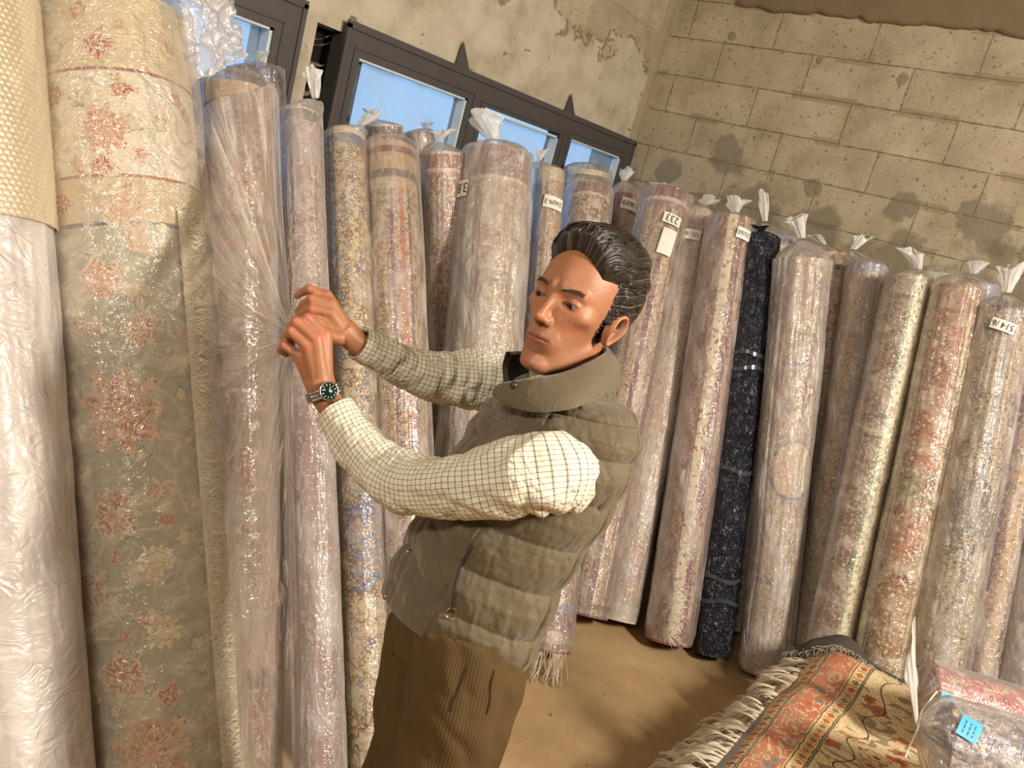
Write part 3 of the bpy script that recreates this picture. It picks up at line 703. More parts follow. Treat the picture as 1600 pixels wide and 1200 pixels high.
make_roll('E3', 'E', (1142, 346), (1044, 1003), .52, .98, 78,
    C('dark_red_striped_carpet', (132, 88, 72), fl=[dense(20, [(106, 52, 50), (160, 120, 100), BRN], sc=34)], stripes=[(-1.6, -.75, (120, 84, 66)), (-.12, .30, (228, 216, 184)), (.36, .66, (112, 34, 52)), (.66, .95, (206, 172, 150)), (.95, 1.3, (130, 60, 70))], bands=[(330, 380, (130, 60, 58)), (965, 1010, (124, 70, 64))], vn=[(12, (190, 160, 130), .025, 6.)]),  # leftmost stripe browns the left side, shade put into the colour
    'dark red carpet roll with a white fringed stripe down the middle', sleeve=FILM, pleat=.05, knot=(1148, 336, 1150, 316, 26), tags=[(1159, 367, 25, 18, '33/60', .12)], fringe=(-.012, 1.72, 1.98, 240, .05, 8, .02))
g = roll_geo('E', (1191, 372), (1112, 1018), .50, .86, 56)
t = NT('black_bin_liner'); uvv = t.uv()
n1 = t.noise(t.vmath('MULTIPLY', uvv, (1, .45, 1)), 22, 3, .6, dist=1.6)
M_bag = t.fin(t.mix(t.noise(uvv, 4, 2), hx((14, 16, 30)), hx((26, 28, 46))), .28, t.bump(t.math('ABSOLUTE', t.math('SUBTRACT', n1, .5)), 1.0, .05), .6)
ROLLS['E4'] = g
root = empty('bagged_carpet', tuple(g.Q)); tag(root, 'carpet roll taped up in dark navy bin liners, the only dark one', 'rolled carpet')
g.r = g.R*.9
sleeve_mesh(g, 21, .06, (1190, 362, 1186, 354, 20), .05).build('bin_liner', M_bag, root); g.tied.build('tied_end', M_bag, root)
M_tape = plain('clear_tape', (60, 62, 66), .15, spec=.8)
for yy in (552, 575, 735, 905, 940):
    v = g_v(g, yy); thh = np.linspace(-pi, pi, 60)
    G = np.stack([surf(g, g.R*1.03, thh*g.R*1.03, v+.008*np.sin(thh*3+yy)+dz+0*thh) for dz in (-.009, .009)])
    b = MB(); b.grid(G); b.build('tape', M_tape, root)
make_roll('E5', 'E', (1255, 408), (1193, 1060), .52, .74, 86,
    C('sand_carpet_with_blue_arc', (190, 164, 130), fl=[mid(22, [SALM, BLUE, ROSE, GOLD], out=(110, 96, 90), sc=13, dn=.85), dense(23, [(96, 80, 84), TAN, ROSE], sc=34)],
      bands=[(380, 430, (206, 184, 146)), (565, 572, (96, 70, 80)), (572, 905, (206, 180, 146)), (905, 915, (86, 70, 96))], stripes=[(-1.6, -.55, (136, 108, 84)), (-.55, -.5, (90, 74, 96)), (.5, .56, (90, 74, 96)), (.6, .8, (224, 200, 164))],
      motifs=[(1236, 735, .155, 1, (206, 180, 146), (206, 180, 146), (60, 84, 120), 1), (1222, 735, .06, 9, SALM, CREAM, BLUE, 2)]),
    'sand carpet roll with a blue arc, right of the dark bagged one', sleeve=FILM_MILKY, pleat=.15, knot=(1254, 376, 1241, 343, 24))
make_roll('E6', 'E', (1300, 396), (1222, 1040), .32, .46, 52,
    C('peach_mosaic_carpet', (206, 170, 136), fl=[dense(24, [(60, 64, 84), SALM, CREAM], out=(70, 62, 70), sc=24)], bands=[(380, 392, (70, 62, 76)), (392, 412, (212, 172, 136)), (412, 420, (70, 62, 76))]),
    'peach and navy speckled carpet roll squeezed in behind the one with the blue arc', sleeve=FILM, pleat=.06, knot=(1290, 384, 1272, 370, 22))
make_roll('E7', 'E', (1357, 414), (1262, 1010), .38, .57, 66,
    C('gold_blue_rimmed_carpet', (178, 152, 112), fl=[dense(25, [TAN, GREY, (110, 104, 110)], sc=30)], bands=[(398, 424, (104, 124, 160))], stripes=[(.05, .5, (158, 158, 164)), (-1.5, -.7, (130, 104, 74))], vn=[(16, (130, 104, 76), .04, 9.)]),
    'gold carpet roll with a blue top rim', sleeve=FILM, pleat=.06, knot=(1332, 392, 1345, 374, 22))
make_roll('E8', 'E', (1420, 434), (1296, 1000), .50, .86, 72,
    C('mauve_green_edged_carpet', (128, 98, 88), fl=[dense(26, [(96, 66, 64), (160, 134, 120), GREY], sc=38)], stripes=[(-.55, -.48, (176, 160, 140)), (.22, .38, (108, 134, 92)), (.38, 1.5, (222, 218, 184))], bands=[(415, 432, (140, 140, 116))]),
    'mauve carpet roll with a green edge and cream fringe down its side', sleeve=FILM_WARM, pleat=.05, knot=(1436, 424, 1428, 396, 26))
make_roll('E9', 'E', (1497, 452), (1380, 1030), .50, .88, 80,
    C('rust_and_green_panel_carpet', (162, 118, 96), fl=[dense(27, [RED, ROSE, CREAM], sc=30), mid(28, [(130, 70, 66), TAN], sc=12)], bands=[(432, 480, (150, 108, 96)), (640, 735, (178, 118, 90)), (735, 800, (136, 140, 100)), (800, 870, (184, 130, 104)), (870, 1100, (158, 126, 84))], stripes=[(.70, 1.4, (222, 206, 172)), (-1.5, -.9, (126, 84, 70))]),
    'rust carpet roll with a green block halfway down', sleeve=FILM_WARM, pleat=.10, over=.05, loose=.14)
make_roll('E10', 'E', (1573, 486), (1466, 1035), .50, .88, 84,
    C('navy_topped_grey_carpet', (176, 160, 132), fl=[dense(29, [(70, 80, 96), GREY, TAN], sc=26), mid(30, [(60, 74, 96), GREY, CREAM], out=(70, 70, 76), sc=12, dn=.85)], bands=[(465, 482, (56, 52, 74)), (482, 560, (182, 160, 134)), (560, 700, (176, 156, 130)), (750, 860, (104, 104, 102))], stripes=[(.1, .4, (150, 152, 156)), (-1.1, -.8, (190, 166, 120))]),
    'grey and tan carpet roll with a navy rim and one paper label', sleeve=FILM, pleat=.12, knot=(1572, 462, 1578, 420, 34), loose=.16, tags=[(1567, 510, 36, 17, '514 /6', .25)])
make_roll('E11', 'E', (1640, 470), (1530, 1045), .44, .80, 74,
    C('violet_striped_brown_carpet', (158, 126, 102), fl=[dense(31, [(110, 64, 66), TAN, (100, 80, 110)], sc=36)], stripes=[(-1.5, -.5, (120, 74, 66)), (-.35, -.2, (76, 50, 92)), (.1, .6, (196, 168, 124)), (.6, .75, (76, 50, 92))]),
    'brown carpet roll with violet stripes, second from the right edge', sleeve=FILM, pleat=.06)
make_roll('E12', 'E', (1712, 490), (1602, 1060), .46, .80, 84,
    C('plain_grey_carpet_back', (132, 112, 92), fl=[], vn=[(10, (120, 100, 82), .03, 2.)]),
    'plain grey-brown carpet roll at the right edge', sleeve=FILM_MILKY, pleat=.05)
# ---- second row, only the tops show
make_roll('B0', 'L', (398, 108), (440, 700), .17, .62, 92, plain('navy_wrapped_top', (34, 44, 84), .5), 'navy wrapped roll whose top shows against the left window', sleeve=FILM, knot=(404, 98, 412, 84, 22))
make_roll('B1', 'L', (600, 197), (620, 700), .17, .62, 62, C('black_rimmed_ivory_carpet', (214, 202, 172), bands=[(188, 197, IVORY), (197, 222, (58, 54, 58))], fl=[dense(40, [TAN, GREY])]),
    'ivory carpet roll with a black band, in the back row under the left window pane', sleeve=FILM, knot=(582, 186, 580, 174, 20))
make_roll('B2', 'L', (655, 208), (670, 700), .16, .60, 50, C('plum_carpet', (110, 64, 80), fl=[dense(41, [ROSE, GREY])]),
    'plum carpet roll in the back row, beside the black banded one', sleeve=FILM_MILKY, knot=(664, 200, 668, 192, 14))
make_roll('B3', 'L', (918, 272), (880, 600), .15, .60, 82, C('dark_striped_cream_carpet', (210, 196, 164), bands=[(258, 272, (214, 200, 166)), (272, 280, (56, 48, 50)), (280, 284, CREAM), (284, 292, (56, 48, 50))], fl=[]),
    'cream carpet roll with dark stripes, under the last window pane', sleeve=FILM, over=.045)
make_roll('B5', 'E', (1212, 374), (1150, 900), .22, .50, 76, C('blue_rimmed_cream_carpet', (206, 190, 160), bands=[(360, 380, (96, 116, 160))], fl=[dense(43, [TAN])]),
    'cream carpet roll with a blue rim, behind the black bag', sleeve=FILM, knot=(1196, 350, 1192, 312, 14))
make_roll('B6', 'E', (1462, 432), (1385, 900), .18, .44, 78, C('pale_green_carpet_top', (190, 196, 160), bands=[(420, 436, (206, 204, 172))], fl=[dense(44, [SAGE])]),
    'pale green carpet roll in the back row, between green edged and rust rolls', sleeve=FILM, over=.04)
make_roll('B7', 'E', (1532, 446), (1462, 900), .20, .44, 60, C('light_blue_carpet_top', (150, 164, 184), fl=[]),
    'light blue carpet roll in the back row, behind the one with the navy rim', sleeve=FILM, knot=(1520, 430, 1528, 412, 24))
# bubble wrap round the head of the first roll
g = ROLLS['L0']; nv, nu = 200, 320
thv = (np.arange(nu)/nu*2*pi-pi)[None, :]; vv = np.linspace(-.10, g_v(g, 335), nv)[:, None]
du = thv*g.R/.014; dv = vv/.0122; sh = np.mod(np.floor(dv), 2)*.5
cell = np.hypot(np.mod(du+sh, 1)-.5, np.mod(dv, 1)-.5)
rad = g.R*(1.015+.02*vnoise(thv*2, vv*9, 3))*np.minimum(1, .25+3*(np.maximum(0, vv+.10))**.5)+.0032*np.sqrt(np.maximum(0, 1-(cell/.48)**2))
G = g.A-vv[..., None]*g.W+rad[..., None]*(np.cos(thv)[..., None]*g.f0+np.sin(thv)[..., None]*g.s0)
b = MB(); b.grid(G, True, np.stack([thv*g.R+0*vv, vv+0*thv], -1)); b.build('bubble_wrap', film('bubble_wrap_film', .70, (232, 214, 176), wr=30, strong=.05, rough=.3), g.root)
# frayed threads under the foot of the maroon roll
g = ROLLS['L10']; b = MB(); r_ = np.random.default_rng(4)
for k in range(60):
    a = r_.uniform(-1.2, 1.0); p0 = g.Q+g.r*.98*(cos(a)*g.f0+sin(a)*g.s0)+g.W*.01; dr = norm([*(g.f0*cos(a)+g.s0*sin(a)+r_.normal(0, .5, 3))[:2], -.02])
    s = np.linspace(0, 1, 6)[:, None]; L = r_.uniform(.02, .06)
    pts = p0+dr*L*s+np.array([0, 0, 1])*(-p0[2]+.003)*s+r_.normal(0, .003, (6, 3))*s
    pts[:, 2] = np.maximum(pts[:, 2], .003); b.tube(pts, .0012, 3)
tag(b.build('fringe', M_fringe, g.root), kind='stuff')

# loose crumpled sheet standing up from the big flowered roll, over its neighbour
def crumple(corners, nx, ny, amp, seed, f=6.):
    """corners: 4 world points a(top-left) b(top-right) c(bottom-right) d(bottom-left)"""
    a, b_, c, d = [np.asarray(p, float) for p in corners]
    s = np.linspace(0, 1, nx)[None, :, None]; t_ = np.linspace(0, 1, ny)[:, None, None]
    G = (a*(1-s)+b_*s)*(1-t_)+(d*(1-s)+c*s)*t_
    N = norm(np.cross(b_-a, d-a)); S = s[..., 0]; T = t_[..., 0]
    h = np.abs(vnoise(S*f, T*f, seed))*2+np.abs(vnoise(S*f*2.3+T, T*f*2, seed+1))-.5
    e = vnoise(S*5, T*5, seed+2); G = G+N*(amp*h)[..., None]+(b_-a)*(.10*e)[..., None]+(d-a)*(.12*vnoise(S*4, T*4, seed+4))[..., None]
    return G
gd = np.dot(ROLLS['L1'].A-CAM, CF)
b = MB()
G = crumple([P(276, -30, gd-.08), P(345, -40, gd+.05), P(392, 85, gd+.10), P(300, 128, gd+.02)], 40, 50, .035, 3, 5)
b.grid(G, U=np.stack(np.meshgrid(np.linspace(0, .2, 40), np.linspace(0, .3, 50)), -1))
G = crumple([P(322, -20, gd+.02), P(352, 0, gd+.12), P(384, 60, gd+.14), P(330, 124, gd+.05)], 30, 40, .03, 9, 5)
b.grid(G, U=np.stack(np.meshgrid(np.linspace(0, .2, 30), np.linspace(0, .3, 40)), -1))
G = crumple([P(-30, -60, gd-.1), P(60, -40, gd-.05), P(72, 28, gd-.02), P(-40, 60, gd-.1)], 30, 30, .03, 12, 5)
b.build('loose_plastic_end', film('crumpled_sheet', .50, (226, 222, 222), wr=8, strong=.5), ROLLS['L1'].root)
b = MB(); b.grid(G, U=np.stack(np.meshgrid(np.linspace(0, .2, 30), np.linspace(0, .3, 30)), -1))
b.build('loose_plastic_end', film('crumpled_sheet', .55, (226, 222, 222), wr=8, strong=.5), ROLLS['L1'].root)
# ============================================================ THE MAN
man = empty('person', (-3.27, -1.90, 0))
tag(man, 'dark-haired man in quilted olive vest and checked shirt pulling at plastic with both hands', 'person')

def ev_mesh(o):
    dg = bpy.context.evaluated_depsgraph_get(); dg.update()
    return bpy.data.meshes.new_from_object(o.evaluated_get(dg))
def remeshed(mb, voxel, smooth=2, fac=.5):
    me = raw_mesh('tmp', np.concatenate(mb.V), mb.F); o = bpy.data.objects.new('tmp', me); COL.objects.link(o)
    m = o.modifiers.new('r', 'REMESH'); m.mode = 'VOXEL'; m.voxel_size = voxel
    s = o.modifiers.new('s', 'SMOOTH'); s.iterations = smooth; s.factor = fac
    r_ = ev_mesh(o); bpy.data.objects.remove(o)
    V = np.zeros(len(r_.vertices)*3); r_.vertices.foreach_get('co', V); Fs = [tuple(p.vertices) for p in r_.polygons]
    bpy.data.meshes.remove(r_); return V.reshape(-1, 3), Fs

# ---- head frame, from the way the face is turned
def head_frame(a, b_, g_):
    fw = -CF*cos(a)-CR*sin(a); up = -CD; lf = np.cross(up, fw)
    fw2 = fw*cos(b_)-up*sin(b_); up2 = up*cos(b_)+fw*sin(b_)
    def rot(v):
        x, y, z = v@CR, v@CD, v@CF
        return CR*(x*cos(g_)-y*sin(g_))+CD*(x*sin(g_)+y*cos(g_))+CF*z
    return np.array([rot(lf), rot(fw2), rot(up2)])
HF = head_frame(radians(31), radians(9), radians(26)); HC = P(904, 478, 1.42); HS = 1.0
def h2w(p): return HC+(np.asarray(p)*HS)@HF
def w2h(p): return ((np.asarray(p)-HC)@HF.T)/HS

# ---- signed distance pieces
def ell(p, c, r): 
    q = (p-np.array(c))/np.array(r); k0 = np.linalg.norm(q, axis=-1); k1 = np.linalg.norm(q/np.array(r), axis=-1)+1e-9
    return k0*(k0-1)/k1
def cap(p, a, b_, ra, rb=None):
    rb = ra if rb is None else rb; a = np.array(a, float); b_ = np.array(b_, float); ba = b_-a
    h = np.clip(((p-a)@ba)/(ba@ba), 0, 1); return np.linalg.norm(p-a-h[..., None]*ba, axis=-1)-(ra+(rb-ra)*h)
def smin(a, b_, k):
    h = np.clip(.5+.5*(b_-a)/k, 0, 1); return b_*(1-h)+a*h-k*h*(1-h)
def smax(a, b_, k): return -smin(-a, -b_, k)
def mir(p): q = p.copy(); q[..., 0] = np.abs(q[..., 0]); return q
def head_sdf(p):
    m = mir(p)
    d = ell(p, (0, -.012, .036), (.071, .096, .082))
    d = smin(d, ell(p, (0, .034, -.022), (.058, .055, .084)), .03)
    d = smin(d, ell(p, (0, .032, -.080), (.042, .048, .034)), .025)
    d = smin(d, cap(m, (.046, .004, -.066), (.018, .066, -.113), .012, .010), .022)          # jaw line
    d = smin(d, ell(p, (0, .079, -.113), (.018, .012, .012)), .016)                            # chin
    d = smin(d, ell(m, (.044, .056, -.020), (.014, .015, .010)), .022)                         # cheekbone
    d = smax(d, -ell(m, (.066, .064, -.064), (.014, .028, .024)), .034)                        # hollow of the cheek
    d = smin(d, cap(m, (.010, .0845, .0175), (.042, .0715, .0160), .0095, .008), .010)              # brow
    d = smax(d, -ell(m, (.0315, .101, .001), (.019, .017, .0125)), .010)                       # eye socket
    d = smin(d, ell(m, (.0315, .0700, .0), (.0150, .0155, .0130)), .003)                       # lids over the eyeball
    d = smax(d, -ell(m, (.0315, .0885, -.0028), (.0158, .0135, .0036)), .0012)                   # opening between the lids
    d = smin(d, cap(p, (0, .084, .012), (0, .105, -.030), .0062, .0078), .010)                 # nose bridge
    d = smin(d, ell(p, (0, .107, -.036), (.0092, .0112, .0088)), .006)                         # nose tip
    d = smin(d, ell(m, (.0104, .096, -.040), (.0058, .0092, .0064)), .007)                     # nostril wings
    d = smax(d, -ell(m, (.0058, .101, -.0480), (.0030, .005, .0022)), .002)
    d = smin(d, ell(p, (0, .077, -.068), (.026, .014, .020)), .016)                            # mouth mound
    d = smin(d, cap(m, (.004, .0885, -.0655), (.022, .0790, -.0690), .0042, .0024), .005)       # upper lip
    d = smin(d, cap(m, (.0, .0870, -.0755), (.018, .0785, -.0735), .0050, .0028), .005)         # lower lip
    d = smax(d, -ell(p, (0, .098, -.0708), (.026, .015, .0012)), .002)                         # line of the mouth
    d = smax(d, -cap(m, (.020, .096, -.044), (.034, .085, -.070), .0028), .006)                # fold from nose to mouth
    d = smax(d, -ell(p, (0, .099, -.086), (.016, .008, .005)), .008)
    return d
n1_, n2_ = 330, 420
th = np.linspace(.0001, pi-.0001, n1_)[:, None]; ph = (np.arange(n2_)/n2_*2*pi)
ph = (ph+.55*np.sin(ph-pi/2+pi)*0)[None, :]
# finer sampling on the face side (azimuth around +y)
phi_w = ph-.45*np.sin(ph); az = pi/2+phi_w
D = np.stack([np.sin(th)*np.cos(az), np.sin(th)*np.sin(az), np.cos(th)+0*az], -1); c0 = np.array([0, .015, -.01])
lo = np.full(D.shape[:2], .02); hi = np.full(D.shape[:2], .17)
# march outward from inside: last zero crossing found from outside in
t_ = np.full(D.shape[:2], .17)
for _ in range(60):
    t_ = t_-np.clip(head_sdf(c0+D*t_[..., None])*.7, -.01, .02)
headP = c0+D*t_[..., None]
# small life in the skin
body = MB()

def PX(*a): return np.array([P(*q) for q in a])
neck = MB()
neck.tube(np.array([h2w((0, -.022, -.02)), h2w((0, -.025, -.07)), (h2w((0, -.03, -.12))+P(893, 590, 1.44))/2, P(884, 615, 1.44), P(875, 660, 1.45)]), [.052, .054, .057, .066, .09], 24)
# trunk under the clothes
neck.tube(PX((868, 660, 1.45), (850, 720, 1.45), (800, 800, 1.45), (745, 900, 1.45), (722, 1000, 1.45)), [.10, .112, .10, .098, .095], 24)
# arms
LA = [(915, 738, 1.335), (855, 737, 1.25), (740, 760, 1.29), (635, 768, 1.36), (575, 715, 1.41), (528, 650, 1.445), (507, 618, 1.445), (498, 592, 1.44)]
RA = [(850, 640, 1.62), (800, 612, 1.66), (720, 592, 1.645), (650, 580, 1.60), (600, 560, 1.56), (560, 538, 1.525), (535, 515, 1.51)]
neck.tube(PX(*LA), [.042, .040, .034, .032, .028, .024, .0245, .027], 20)
neck.tube(PX(*RA), [.038, .038, .034, .028, .024, .022, .025], 20)
def hand(wrist, mcp, pip, dip, tip, thumb, s=1.0):
    for k in range(4):
        f = (1.0, 1.03, .98, .87)[k]*s
        neck.tube(PX(wrist[k], mcp[k]), [.0145*s, .0128*f], 12)
        neck.ball(P(*mcp[k]), .0128*f, 8)
        neck.tube(PX(mcp[k], pip[k]), [.0112*f, .0092*f], 12); neck.ball(P(*pip[k]), .0098*f, 8)
        neck.tube(PX(pip[k], dip[k]), [.0092*f, .0082*f], 12); neck.ball(P(*dip[k]), .0084*f, 8)
        neck.tube(PX(dip[k], tip[k]), [.0082*f, .0068*f], 12); neck.ball(P(*tip[k]), .0070*f, 8)
    T = PX(*thumb); neck.tube(T, np.linspace(.0145, .0088, len(T))*s, 12); neck.ball(T[-1], .0088*s, 8)
hand([(508, 590, 1.437), (502, 592, 1.43), (496, 596, 1.432), (488, 598, 1.44)],
     [(508, 524, 1.432), (494, 530, 1.420), (481, 541, 1.420), (467, 556, 1.432)],
     [(481, 497, 1.420), (463, 503, 1.410), (455, 518, 1.412), (444, 539, 1.426)],
     [(470, 502, 1.446), (453, 511, 1.437), (446, 527, 1.438), (438, 547, 1.450)],
     [(478, 516, 1.468), (462, 523, 1.460), (456, 537, 1.461), (448, 554, 1.470)],
     [(507, 590, 1.455), (504, 560, 1.475), (492, 535, 1.488), (476, 518, 1.488)])
hand([(541, 514, 1.515), (543, 520, 1.508), (540, 526, 1.504), (536, 530, 1.504)],
     [(510, 463, 1.510), (516, 476, 1.498), (517, 490, 1.492), (512, 504, 1.492)],
     [(484, 452, 1.505), (487, 467, 1.488), (487, 483, 1.480), (484, 500, 1.478)],
     [(473, 456, 1.518), (474, 476, 1.500), (471, 490, 1.490), (470, 507, 1.486)],
     [(464, 462, 1.528), (466, 486, 1.512), (461, 500, 1.502), (462, 514, 1.496)],
     [(536, 528, 1.495), (520, 527, 1.485), (508, 520, 1.478), (494, 512, 1.478)], .98)
# legs inside the trousers
neck.tube(np.array([P(728, 1010, 1.39), P(716, 1080, 1.38), np.array([-3.36, -1.99, .50]), np.array([-3.36, -2.01, .10])]), [.070, .062, .048, .036], 16)
neck.tube(np.array([P(700, 1010, 1.50), P(672, 1080, 1.53), np.array([-3.22, -1.80, .50]), np.array([-3.22, -1.82, .10])]), [.070, .062, .048, .036], 16)
Vb, Fb = remeshed(neck, .0026, 3)
body.add(Vb, Fb)
body.grid(h2w(headP), True, flip=True)
# ears: a shell with a rolled rim, a bowl and a lobe
def ear_mesh(side):
    k = np.linspace(0, 2*pi, 40, endpoint=False); rows = []
    out = []
    for (rad, lift) in ((1.0, 0.000), (1.04, .009), (1.0, .016), (.90, .0185), (.80, .015), (.70, .010), (.50, .006), (.25, .004), (.05, .004)):
        ey = -np.cos(k)*.0170*rad*(1+.16*np.sin(k)); ez = np.sin(k)*.029*rad
        ey = ey+.006*np.sin(k)*(-1)       # the ear leans back at its top
        narrow = 1-.32*sstep(-.3, -1, np.sin(k)); ey = ey*narrow
        flare = .006*sstep(-.012, .014, -ey)*(rad)
        out.append(np.stack([side*(.0665+lift*(.6+.4*sstep(-1, .2, np.sin(k)))+flare), -.006+ey, -.016+ez], -1))
    return np.array(out)
for side in (1, -1):
    G = ear_mesh(side); body.grid(h2w(G), True, flip=(side > 0))
me = raw_mesh('body', np.concatenate(body.V), body.F)
V = np.zeros(len(me.vertices)*3); me.vertices.foreach_get('co', V); V = V.reshape(-1, 3); H = w2h(V); Hm = mir(H)
base = np.array(srgb(166, 112, 78)[:3]); colr = np.tile(base, (len(V), 1))
def paint(mask, c): 
    global colr
    colr = colr*(1-mask[:, None])+np.array(srgb(*c)[:3])*mask[:, None]
paint(.35*sstep(.035, .0, np.linalg.norm(Hm-np.array((.040, .066, -.035)), axis=1)), (196, 112, 86))
paint(.40*sstep(.018, .004, np.linalg.norm(H-np.array((0, .115, -.036)), axis=1)), (196, 104, 84))
lm = np.minimum(cap(Hm, (.0, .097, -.067), (.021, .086, -.0700), .0035), cap(Hm, (.0, .096, -.0762), (.018, .086, -.0735), .0045))
paint(.85*sstep(.0022, -.001, lm), (158, 78, 68))
bm = cap(Hm, (.012, .092, .0185), (.042, .080, .0185), .0036, .0022)
paint(.5*sstep(.005, -.001, bm)*(.85+.3*vnoise(Hm[:, 0]*500, H[:, 2]*300, 3)), (74, 50, 36))
stub = sstep(.0, .03, H[:, 1]+.0)*sstep(-.042, -.062, H[:, 2])*sstep(-.16, -.13, H[:, 2])
paint(.22*stub*(np.linalg.norm(H, axis=1) < .16), (128, 100, 80))
sock = sstep(.014, .006, np.linalg.norm((Hm-np.array((.0315, .086, -.002)))/np.array((1.3, 1, 1)), axis=1)); paint(.35*sock, (150, 92, 70))
for q in [(508, 524, 1.42), (494, 530, 1.41), (481, 541, 1.41), (467, 556, 1.42), (481, 497, 1.41), (463, 503, 1.40), (455, 518, 1.40), (444, 539, 1.42), (487, 467, 1.48), (487, 483, 1.47), (484, 452, 1.5), (464, 462, 1.52)]:
    paint(.38*sstep(.016, .003, np.linalg.norm(V-P(*q), axis=1)), (206, 116, 96))
ca = me.color_attributes.new('skin_tone', 'FLOAT_COLOR', 'POINT')
ca.data.foreach_set('color', np.concatenate([np.clip(colr, 0, 1), np.ones((len(V), 1))], 1).astype(np.float32).ravel())
t = NT('skin'); at = t.new('Attribute', attribute_name='skin_tone')
mot = t.noise(t.pos(), 60, 3); c = t.mix(t.math('MULTIPLY', mot, .18), at.outputs['Color'], hx((150, 88, 66)))
t.fin(c, .46, t.bump(t.math('ADD', t.noise(t.pos(), 420, 3), t.math('MULTIPLY', t.noise(t.pos(), 90, 3), 1.2)), .22, .0022), .45)
t.b.inputs['Subsurface Weight'].default_value = .12; t.b.inputs['Subsurface Radius'].default_value = (.012, .005, .003); t.b.inputs['Subsurface Scale'].default_value = .6
link('body', me, t.m, man)
# eyes
M_eye = None
t = NT('eyeball'); x, y, z = t.sep(t.uv())
rr = t.math('SQRT', t.math('ADD', t.math('MULTIPLY', x, x), t.math('MULTIPLY', y, y)))
M_eye = t.fin(t.ramp(rr, [(0, hx((10, 7, 6))), (.22, hx((12, 8, 6))), (.26, hx((40, 24, 15))), (.50, hx((28, 17, 11))), (.56, hx((124, 104, 92)))]), .12, None, .6)
for side in (1, -1):
    gz = norm(np.array([-.15, .86, -.38])); a = norm(np.cross(gz, [0, 0, 1])); b2 = np.cross(a, gz); R_ = np.array([a, b2, gz])
    thh = np.linspace(0, pi, 25)[:, None]; phh = (np.arange(32)/32*2*pi)[None, :]; rad = .0121
    loc = np.stack([np.sin(thh)*np.cos(phh), np.sin(thh)*np.sin(phh), np.cos(thh)+0*phh], -1)
    G = (loc*rad)@R_+np.array([side*.0315, .0728, -.001])
    U = np.stack([loc[..., 0]*np.where(loc[..., 2] > 0, 1, 5), loc[..., 1]*np.where(loc[..., 2] > 0, 1, 5)], -1)
    b = MB(); b.grid(h2w(G), True, U, flip=True); b.build('eye', M_eye, man)

# ---- hair: a swept-back shell plus separate locks
def hair_len(m):
    """thickness of the hair at a head-frame point (0 outside the hairline)"""
    x, y, z = np.abs(m[..., 0]), m[..., 1], m[..., 2]
    # hairline: front edge height rises over the temples and falls in front of the ear
    front = .074-.020*sstep(.0, .034, x)                         # y limit on top (towards the face)
    line = .078-.10*sstep(.040, .062, x)*1.0                     # lowest z allowed at the front
    g1 = z-(.062+.006*np.cos(x*60)) - np.maximum(0, (y-.052))*1.2     # on top
    sidebound = .032-.016*sstep(.040, .070, x)                   # y limit at the sides
    g2 = np.minimum(sidebound+.0-y, z+.012+(.068)*sstep(.006, -.026, y)+.020*sstep(-.02, -.07, y))
    burn = np.minimum(np.minimum(.021-y, y-.001), z+.036)        # sideburn
    burn = np.where(x > .055, burn, -1)
    m1 = sstep(-.004, .010, g1); m2 = sstep(-.003, .008, g2)*(x > .0); m3 = sstep(-.001, .004, burn)*.35
    return m1, m2, m3
nA, nB = 260, 360
th = np.linspace(.0001, pi*.80, nA)[:, None]; az = (np.arange(nB)/nB*2*pi)[None, :]
D = np.stack([np.sin(th)*np.cos(az), np.sin(th)*np.sin(az), np.cos(th)+0*az], -1); c1 = np.array([0, -.005, .0])
t_ = np.full(D.shape[:2], .17)
for _ in range(50): t_ = t_-np.clip(head_sdf(c1+D*t_[..., None])*.7, -.01, .02)
S = c1+D*t_[..., None]
m1, m2, m3 = hair_len(S)
x, y, z = S[..., 0], S[..., 1], S[..., 2]
mask = np.maximum(np.maximum(m1, m2), m3)
phiA = np.arctan2(x, z+.02)                                      # which lock (constant along the combing)
flow = phiA*1.0+.25*vnoise(y*22, phiA*2, 4)
top = sstep(.05, .10, z); frontq = sstep(.01, .075, y)*top
thick = .008+.013*top+.015*frontq+.010*sstep(.03, -.08, y)*sstep(-.06, .04, z)-.004*sstep(.04, -.02, z)*sstep(-.02, .03, y)
thick = thick*np.where(m3 > np.maximum(m1, m2), .3, 1)
ridge = .0075*np.abs(vnoise(flow*9+50, y*5, 7))*2+.0028*np.abs(vnoise(flow*30+50, y*12, 9))*2+.0012*vnoise(flow*90+50, y*20, 2)
hgt = np.where(mask > .02, -.004, -.022)+(thick+ridge*1.1+.004)*mask**.6
G = S+D*hgt[..., None]+np.array([0, -.006, .0])*(mask*sstep(.0, .06, z))[..., None]
b = MB(); b.grid(h2w(G), True, np.stack([flow, y+0*flow], -1), flip=True)
# locks
r_ = np.random.default_rng(11)
def skull(p):
    d = p-c1; dn = d/np.linalg.norm(d, axis=-1)[..., None]; tt = np.full(p.shape[:-1], .17)
    for _ in range(40): tt = tt-np.clip(head_sdf(c1+dn*tt[..., None])*.7, -.01, .02)
    return c1+dn*tt[..., None], dn
N = 1500; nk = 12
a0 = r_.uniform(-1.5, 1.5, N); y0 = r_.uniform(-.06, .074, N); y0[:420] = r_.uniform(.045, .076, 420)
Ls = r_.uniform(.05, .11, N); s = np.linspace(0, 1, nk)[None, :]
yy = y0[:, None]-Ls[:, None]*s; aa = a0[:, None]+(.10*np.sin(s*3+r_.uniform(0, 6, (N, 1)))*r_.uniform(.2, 1, (N, 1)))+.25*np.sign(a0)[:, None]*s*sstep(.6, 1.3, np.abs(a0))[:, None]
q = np.stack([np.sin(aa)*.09, yy*1.05, np.cos(aa)*.09-.012-.9*np.maximum(0, -.05-yy)], -1)
